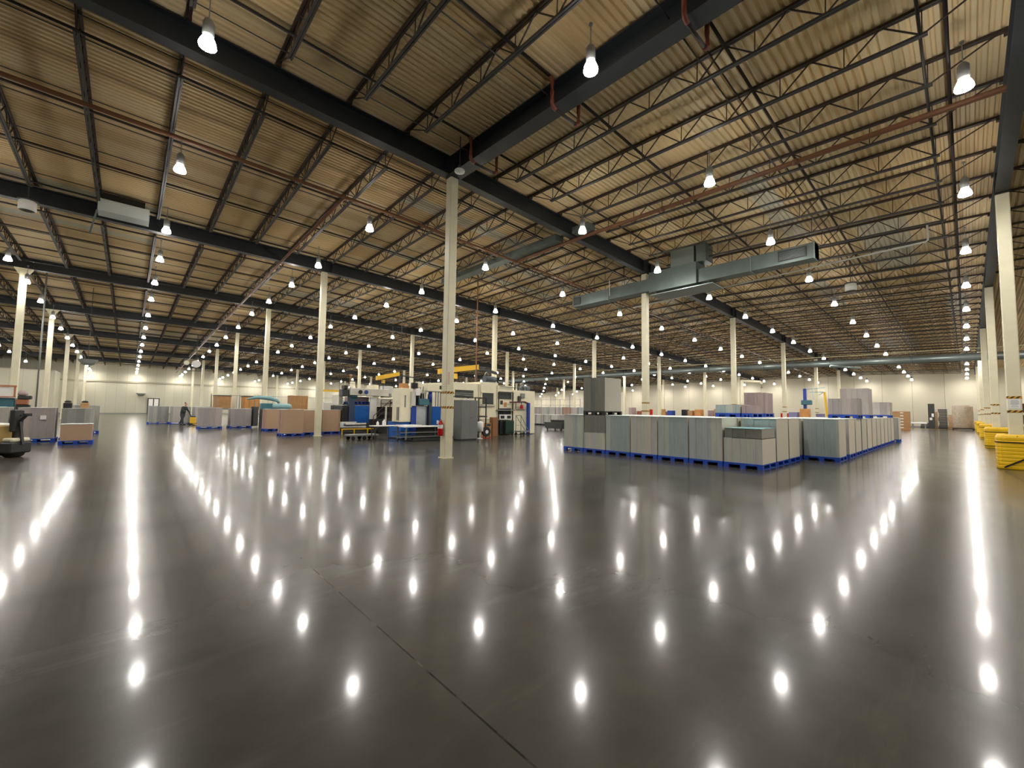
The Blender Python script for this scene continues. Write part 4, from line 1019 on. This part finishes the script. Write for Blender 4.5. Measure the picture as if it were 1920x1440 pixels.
# yellow crane beams
t = thing('crane_beam', 'left yellow jib crane beam over the blue machine', 'crane', (0, 0, 0))
MB().prism([(3.1, 3.15), (4.5, 3.5), (4.5, 3.72), (3.1, 3.4)], 1, 11.9, 12.15).build('beam', M_yellow2, t)
MB().bar((4.35, 12.02, 3.55), (5.9, 12.02, 3.42), .06).bar((4.6, 12.02, 0), (4.6, 12.02, 3.5), .12).build('mast', M_dark, t); box('trolley_hook', M_yellow2, 3.45, 3.6, 11.95, 12.1, 3.0, 3.2, t); MB().bar((3.52, 12.02, 2.6), (3.52, 12.02, 3.0), .025).build('chain', M_dark, t)
t = thing('crane_beam', 'right yellow jib crane beam above the cream press', 'crane', (0, 0, 0))
MB().prism([(6.05, 3.62), (8.97, 4.1), (8.97, 4.42), (6.05, 3.92)], 1, 9.9, 10.15).build('beam', M_yellow2, t)
MB().bar((8.9, 10.02, 4.25), (10.6, 10.02, 3.95), .12, .16).bar((8.85, 10.02, 3.1), (8.85, 10.02, 4.1), .14).build('mast', M_dark, t); box('trolley_hook', M_yellow2, 7.0, 7.35, 9.92, 10.13, 3.4, 3.72, t, .02)
t = thing('crane_beam', 'faint far yellow overhead beam behind the brown stacks', 'crane', (0, 0, 0))
MB().bar((6.9, 34, 3.25), (9.3, 34, 3.25), .18, .2).build('beam', M_yellow2, t); 
for x in (7.3, 9.0): MB().bar((x, 34, 3.3), (x, 34, deck(x, 34)-.05), .03).build('hanger_rod', M_steel, t)
# distant grey wheeled bin
t = thing('tilt_truck', 'dark grey low wheeled bin on the open floor left of the board block', 'bin', (17.3, 10.4, 0))
MB().prism([(-.8, .14), (.8, .14), (.95, .62), (-.95, .62)], 0, -.6, .6).build('tub', M_dark, t)
for y in (-.7, .7):
    for x in (-.45, .45): MB().tube([(x-.04, y, .08), (x+.04, y, .08)], .08, 10).box(x-.03, x+.03, y-.03, y+.03, .08, .15).build('wheel', M_black, t)
tag(box('bin_load', M_black, 17.0, 17.6, 9.8, 10.9, .62, .80), 'black folded cover lying on the low grey bin', 'cover')
# things behind the brown stacks: compressor pipes, timber crates, wire cage
t = thing('compressor_tank', 'pale teal horizontal tank and pipework behind the brown stacks', 'tank', (0, 0, 0))
MB().tube([(-.1, 22, 1.52), (0, 22, 1.52), (1.15, 22, 1.52), (1.25, 22, 1.52)], [.1, .22, .22, .1], 14).build('tank_shell', M_aqua, t)
MB().tube([(-1.5, 22.2, 2.0), (-.9, 22.2, 2.16), (-.2, 22.2, 2.12), (.35, 22.2, 1.98), (.5, 22.2, 1.78)], [.05, .12, .15, .13, .08], 12).build('pipe_bend', M_aqua, t)
for x in (0.1, 1.0): box('leg', M_dark, x-.05, x+.05, 21.85, 22.15, 0, 1.35, t)
box('pump_block', M_teal, -.7, .0, 21.8, 22.3, 1.3, 1.75, t, .03); box('stand', M_dark, -.7, 0, 21.8, 22.3, 0, 1.3, t)
def crate(x0, x1, y, z0, z1, d, m, label, lid=True):
    t = thing('timber_crate', label, 'crate', (x0, y, z0)); w_ = x1-x0
    box('crate_body', m, 0, w_, 0, d, .0, z1-z0, t)
    b = MB()
    for x in (0, w_/3, 2*w_/3, w_-.08): b.box(x, x+.08, -.025, 0, 0, z1-z0)
    b.build('batten', M_wood, t)
    if lid: box('top_rim', M_dark, -.05, w_+.05, -.05, d+.05, z1-z0, z1-z0+.06, t)
    return t
crate(-1.75, -.55, 34.5, 1.25, 2.42, 1.2, M_wood, 'brown timber crate on a rack left of the slim column, far behind'); crate(.45, 1.75, 34.5, 1.25, 2.4, 1.2, M_orange, 'orange-brown crate on a rack right of the slim column, far behind')
for x0, x1, lb in ((-1.9, -.4, 'left'), (.3, 1.9, 'right')):
    t = thing('storage_rack', f"steel rack carrying the {lb} distant timber crate", 'rack', (x0, 34.3, 0))
    for x in (0, x1-x0-.07):
        for y in (0, 1.5): box('upright', M_mid, x, x+.07, y, y+.07, 0, 2.6 if y > 1 else 1.22, t)
    box('shelf', M_mid, 0, x1-x0, 0, 1.55, 1.18, 1.24, t)
crate(2.0, 3.25, 25.0, .0, 2.42, 1.0, M_wood, 'tall brown timber crate seen above the brown board stacks', False)
t = thing('wire_cage', 'long thin-railed wire partition behind the brown stacks', 'fence', (0, 0, 0))
b = MB()
for z in (1.3, 2.45): b.bar((-1.8, 33, z), (10, 33, z), .04)
b.build('rail', M_mid, t)
for k in range(9): MB().bar((-1.8+k*1.45, 33, 0), (-1.8+k*1.45, 33, 2.5), .05).build('post', M_mid, t)
for x, h, m, nm in ((4.1, 2.0, M_white, 'white'), (5.0, 2.15, mat('pale_blue_panel', (170, 190, 204), .5), 'pale blue'), (6.0, 2.3, M_white, 'second white')):
    t = thing('electrical_cabinet', f"{nm} electrical cabinet behind the brown stacks, beside the machine", 'cabinet', (x, 24, 0))
    box('body', m, 0, .8, 0, .5, 0, h, t, .01); box('door_panel', M_white if m is not M_white else M_cream2, .05, .75, -.015, 0, .2, h-.1, t); box('handle', M_black, .64, .68, -.03, -.015, 1.2, 1.5, t)
# blue lifting gantry behind the right block
t = thing('lifting_gantry', 'tall blue and orange pallet lifting frame far behind the board block', 'gantry', (40, 0, 0))
box('blue_mast', M_dblue, -.12, .12, -.95, -.7, 0, 3.95, t, .01); box('lift_head', M_teal, -.3, .3, -1.35, -.55, 2.4, 2.85, t, .04)
MB().bar((0, -2.35, 3.6), (0, -2.6, 0), .16).build('orange_mast', M_yellow2, t)
MB().bar((0, -.85, 3.85), (0, -2.4, 4.0), .07).bar((0, -1.2, 3.6), (0, -2.3, 3.6), .06).bar((0, -1.9, 3.3), (0, -2.3, 3.6), .05).bar((0, -1.4, 4.0), (0, -1.5, 2.9), .04).build('top_frame', M_aqua, t)
t = thing('elbow_pipe', 'cream elbowed extraction pipe beside the far column behind the block', 'pipe', (40, 0, 0))
MB().tube([(0, 4.7, 0), (0, 4.7, 5.0)], .13, 10).tube([(0, 4.7, 4.9), (0, 3.0, 4.75), (0, 2.85, 4.6), (0, 2.85, 4.1)], .13, 10).build('pipe_run', M_offwhite, t)
# wire fence / frames seen over the far rows
t = thing('rack_frame', 'thin steel rack frame standing above the far stacks right of the press', 'rack', (45, 0, 0))
b = MB()
for z in (2.4, 3.3): b.bar((0, 30, z), (0, 47, z), .06)
for k in range(9): b.bar((0, 30+k*2.1, 0), (0, 30+k*2.1, 4.0 if k % 2 else 3.4), .07)
b.build('frame', M_mid, t)
# teal machine and rack at the far left edge
t = thing('teal_machine', 'teal machine with a red-brown framed white board at the left edge', 'machine', (0, 0, 0))
box('teal_body', M_teal, -14.0, -11.55, 20.0, 21.2, 0, 1.78, t, .02)
box('white_board', M_white, -14.0, -11.65, 19.9, 19.95, 1.85, 2.28, t)
b = MB().bar((-14.0, 19.88, 2.34), (-11.5, 19.88, 2.34), .08).bar((-14.0, 19.88, 1.82), (-11.5, 19.88, 1.82), .05).bar((-11.55, 19.88, 1.8), (-11.55, 19.88, 2.36), .06)
b.build('board_frame', mat('red_brown_frame', (170, 108, 78), .5), t)
MB().lathe([(.16, 0), (.18, .1), (.1, .25)], 10, (-11.3, 20.0, 1.9)).build('roller', M_board_p, t); box('gear_block', mat('red_brown_frame', (1, 1, 1)), -11.5, -11.1, 19.9, 20.3, 1.45, 1.72, t, .03); box('side_block', M_dark, -11.45, -11.0, 19.85, 20.2, 1.72, 1.9, t, .03); box('support', M_dark, -11.5, -11.05, 19.95, 20.3, 0, 1.45, t)
for x, m, nm in ((-10.45, M_black, 'black'), (-10.0, M_card, 'brown')):
    t = thing('small_motor', f"small {nm} device on top of the left shiny stack", 'device', (x+1.1 if nm == 'black' else x+1.15, 14.3, 1.335))
    MB().box(-.13, .13, -.1, .1, 0, .24).build('housing', m, t, .02); MB().lathe([(.09, .25), (.11, .3), (.05, .34)], 10, (0, 0, 0)).build('knob', M_black, t)
# far wall fittings
struct(box('door_1', mat('door_frame_dark', (70, 72, 70), .5), -5.15, -3.6, 80.86, 80.98, .0, 2.6)); struct(box('window_1', M_white, -5.0, -4.45, 80.82, 80.86, 1.3, 2.45)); struct(box('window_2', M_white, -4.3, -3.75, 80.82, 80.86, 1.3, 2.45))
tag(MB().lathe([(.25, 0), (.6, .35), (.62, .5)], 14, (-6.0, 80.3, 2.9)).build('wall_bowl_light', mat('grey_bowl', (1, 1, 1))), 'small grey bowl shaped fitting on the far wall above the glazed door', 'fitting')

# ---------------------------------------------------------------- trucks and the worker
def yaw_frame(px, py): return (px, py, 0), -math.atan2(.676, .737)
t = thing('pallet_truck', 'dark pallet truck with an upright tiller and a tan crate, cut by the left edge', 'truck', (-9.82, 7.25, 0), -.742)
box('drive_housing', M_dark, -.16, .20, -.28, .28, .12, .44, t, .04); box('lower_chassis', M_black, -1.35, -.12, -.27, .27, .06, .3, t, .02)
MB().tube([(-.02, -.16, .17), (-.02, .16, .17)], .17, 18).build('drive_wheel', M_rubber, t); MB().tube([(-.02, -.18, .17), (-.02, -.165, .17)], .06, 12).build('wheel_hub', M_mid, t)
box('motor_cover', M_offwhite, -.10, .18, -.24, .24, .44, .55, t, .03)
box('upright_mast', M_dark, -.06, .07, -.14, .14, .72, 1.36, t, .03); box('mast_post', M_black, -.03, .05, -.06, .06, .5, .8, t)
MB().bar((.22, 0, .36), (.10, 0, 1.02), .06).bar((.10, 0, 1.02), (.28, 0, 1.2), .05).build('tiller_arm', M_dark, t)
MB().bar((.26, -.14, 1.19), (.26, .14, 1.19), .035).bar((.3, -.1, 1.23), (.3, .1, 1.23), .04).build('tiller_handle', M_black, t)
tag(box('tan_crate', M_card, 0, 1, 0, 1, 0, 1), 'tan crate riding on the pallet truck at the left picture edge', 'crate')
c_ = bpy.data.objects['tan_crate']; bpy.data.meshes.remove(c_.data) if False else None
c_.data = MB().box(-1.2, -.18, -.26, .26, .302, .90).mesh('tan_crate', mat('tan_crate_board', (186, 158, 96), .6, 0, .08, 3), .02); c_.location = (-9.82, 7.25, 0); c_.rotation_euler.z = -.742
tag(MB().prism([(-.95, .905), (-.35, .905), (-.4, .95), (-.8, .965)], 1, -.2, .2).build('white_sack', M_white, None, .01, (-9.82, 7.25, 0), -.742), 'white sack lying on the tan crate at the left edge', 'sack')
# yellow truck pushed by the worker
WX, WY = -4.30, 29.55
t = thing('hand_truck', 'yellow pedestrian pallet truck pushed by the worker', 'truck', (WX, WY, 0), -.742)
box('truck_body', M_yellow2, .60, .86, -.2, .2, .14, .62, t, .04); box('truck_cap', M_black, .62, .84, -.16, .16, .62, .70, t, .03); box('base_skirt', M_black, .5, 1.0, -.27, .27, .05, .15, t, .02)
for y in (-.2, .2): box('fork', M_yellow2, .95, 2.0, y-.07, y+.07, .06, .12, t)
for y in (-.2, .2): MB().tube([(.68, y-.03, .08), (.68, y+.03, .08)], .08, 12).build('wheel', M_rubber, t)
MB().bar((.66, 0, .5), (.40, 0, .98), .05).build('tiller_arm', M_black, t); MB().bar((.39, -.19, 1.0), (.39, .19, 1.0), .035).build('tiller_handle', M_black, t)
# second yellow truck waiting between the stacks
t = thing('hand_truck', 'yellow pallet truck parked right of the two mauve-grey stacks', 'truck', (-.95, 23.9, 0), -.742)
box('truck_body', M_yellow2, -.2, .2, -.25, .25, .1, .95, t, .04); box('mast', M_dark, .22, .42, -.3, .3, .1, 1.5, t, .02); box('white_top', M_white, -.18, .18, -.2, .2, .95, 1.02, t, .02)
MB().tube([(-.05, -.2, .09), (-.05, .2, .09)], .09, 12).build('wheel', M_rubber, t)

def skin(name, verts, edges, radii, m, parent, sub=2, root=0):
    me = bpy.data.meshes.new(name); me.from_pydata([Vector(v) for v in verts], edges, []); me.update()
    o = bpy.data.objects.new(name, me); C.objects.link(o); o.parent = parent
    me.materials.append(m)
    sm = o.modifiers.new('skin', 'SKIN'); sm.use_smooth_shade = True
    if not me.skin_vertices: me.skin_vertices.new() if hasattr(me.skin_vertices, 'new') else None
    for i, sv in enumerate(me.skin_vertices[0].data):
        r = radii[i]; sv.radius = (r, r) if not isinstance(r, tuple) else r; sv.use_root = (i == root)
    ss = o.modifiers.new('smooth', 'SUBSURF'); ss.levels = sub; ss.render_levels = sub
    return o
class Chain:
    def __init__(s): s.v = []; s.e = []; s.r = []
    def add(s, pts, rad, start=None):
        prev = start; ids = []
        for p, r in zip(pts, rad):
            s.v.append(p); s.r.append(r); i = len(s.v)-1; ids.append(i)
            if prev is not None: s.e.append((prev, i))
            prev = i
        return ids
M_skin = mat('skin', (196, 148, 120), .5); M_jacket = mat('dark_green_jacket', (44, 56, 52), .8); M_jeans = mat('dark_jeans', (60, 64, 74), .8); M_hair = mat('dark_hair', (44, 34, 28), .7)
man = thing('person', 'person in a dark green jacket and dark jeans leaning forward, pushing a yellow pallet truck', 'person', (WX, WY, 0), -.742)
c = Chain()
# torso, neck, head (leaning towards +x)
tor = c.add([(-.08, 0, .94), (-.06, 0, 1.05), (-.02, 0, 1.22), (.03, 0, 1.36), (.07, 0, 1.44), (.10, 0, 1.50)], [(.10, .08), (.11, .09), (.13, .10), (.13, .10), (.06, .06), (.052, .055)])
head = c.add([(.125, 0, 1.56), (.135, 0, 1.64), (.13, 0, 1.70)], [(.07, .085), (.078, .095), (.055, .065)], tor[-1])
c.add([(.215, 0, 1.60)], [.016], head[0])                     # nose
for sy in (-1, 1):
    # legs
    ft = .16 if sy < 0 else -.22
    leg = c.add([(-.08, .09*sy, .86), (-.08+ft*.45, .10*sy, .48), (-.12+ft, .10*sy, .10), (-.10+ft, .10*sy, .05), (.06+ft, .11*sy, .035)], [.088, .058, .04, .042, .036], tor[0])
    arm = c.add([(.04, .17*sy, 1.37), (.10, .22*sy, 1.14), (.28, .19*sy, 1.02), (.345, .16*sy, 1.00), (.375, .15*sy, 1.005)], [.055, .045, .034, .024, (.03, .018)], tor[3])
    palm = arm[-1]
    for k, (dy, L) in enumerate(((-.024, .030), (-.008, .036), (.008, .035), (.024, .028))):
        y = .15*sy+dy
        c.add([(.395, y, 1.022), (.395+L*.5, y, 1.018), (.40+L*.45, y, .99)], [.009, .0085, .008], palm)
    c.add([(.375, .15*sy-.03*sy, .985), (.395, .15*sy-.025*sy, .975)], [.010, .0085], palm)   # thumb
body = skin('body', c.v, c.e, c.r, M_skin, man)
j = Chain(); a = j.add([(-.09, 0, .84), (-.07, 0, .98), (-.06, 0, 1.08), (-.02, 0, 1.24), (.03, 0, 1.37), (.065, 0, 1.43)], [(.20, .175), (.19, .165), (.185, .155), (.19, .155), (.16, .13), (.085, .08)])
for sy in (-1, 1): j.add([(.04, .175*sy, 1.37), (.10, .225*sy, 1.14), (.27, .195*sy, 1.025), (.325, .17*sy, 1.005)], [.078, .066, .052, .044], a[4])
skin('jacket', j.v, j.e, j.r, M_jacket, man)
j = Chain(); a = j.add([(-.075, 0, 1.0), (-.08, 0, .90), (-.08, 0, .82)], [(.15, .125), (.175, .15), (.16, .14)])
for sy in (-1, 1):
    ft = .16 if sy < 0 else -.22
    j.add([(-.08, .095*sy, .74), (-.08+ft*.45, .10*sy, .48), (-.12+ft, .10*sy, .08)], [.115, .082, .068], a[2])
skin('trousers', j.v, j.e, j.r, M_jeans, man)
for sy in (-1, 1):
    ft = .16 if sy < 0 else -.22
    skin('shoe', [(-.14+ft, .10*sy, .055), (-.04+ft, .105*sy, .05), (.10+ft, .11*sy, .04)], [(0, 1), (1, 2)], [(.05, .055), (.048, .05), (.04, .04)], M_rubber, man)
skin('hair', [(.09, 0, 1.64), (.10, 0, 1.70), (.125, 0, 1.725)], [(0, 1), (1, 2)], [(.075, .088), (.075, .09), (.06, .07)], M_hair, man)
for sy in (-1, 1):
    MB().lathe([(.002, -.006), (.009, 0), (.002, .006)], 8, (.208, .032*sy, 1.635)).build('eye', M_black, man)
    MB().lathe([(.005, -.03), (.014, -.01), (.014, .015), (.004, .028)], 8, (.125, .098*sy, 1.625)).build('ear', M_skin, man)
box('mouth', mat('lips', (150, 90, 80), .5), .195, .204, -.022, .022, 1.562, 1.572, man)
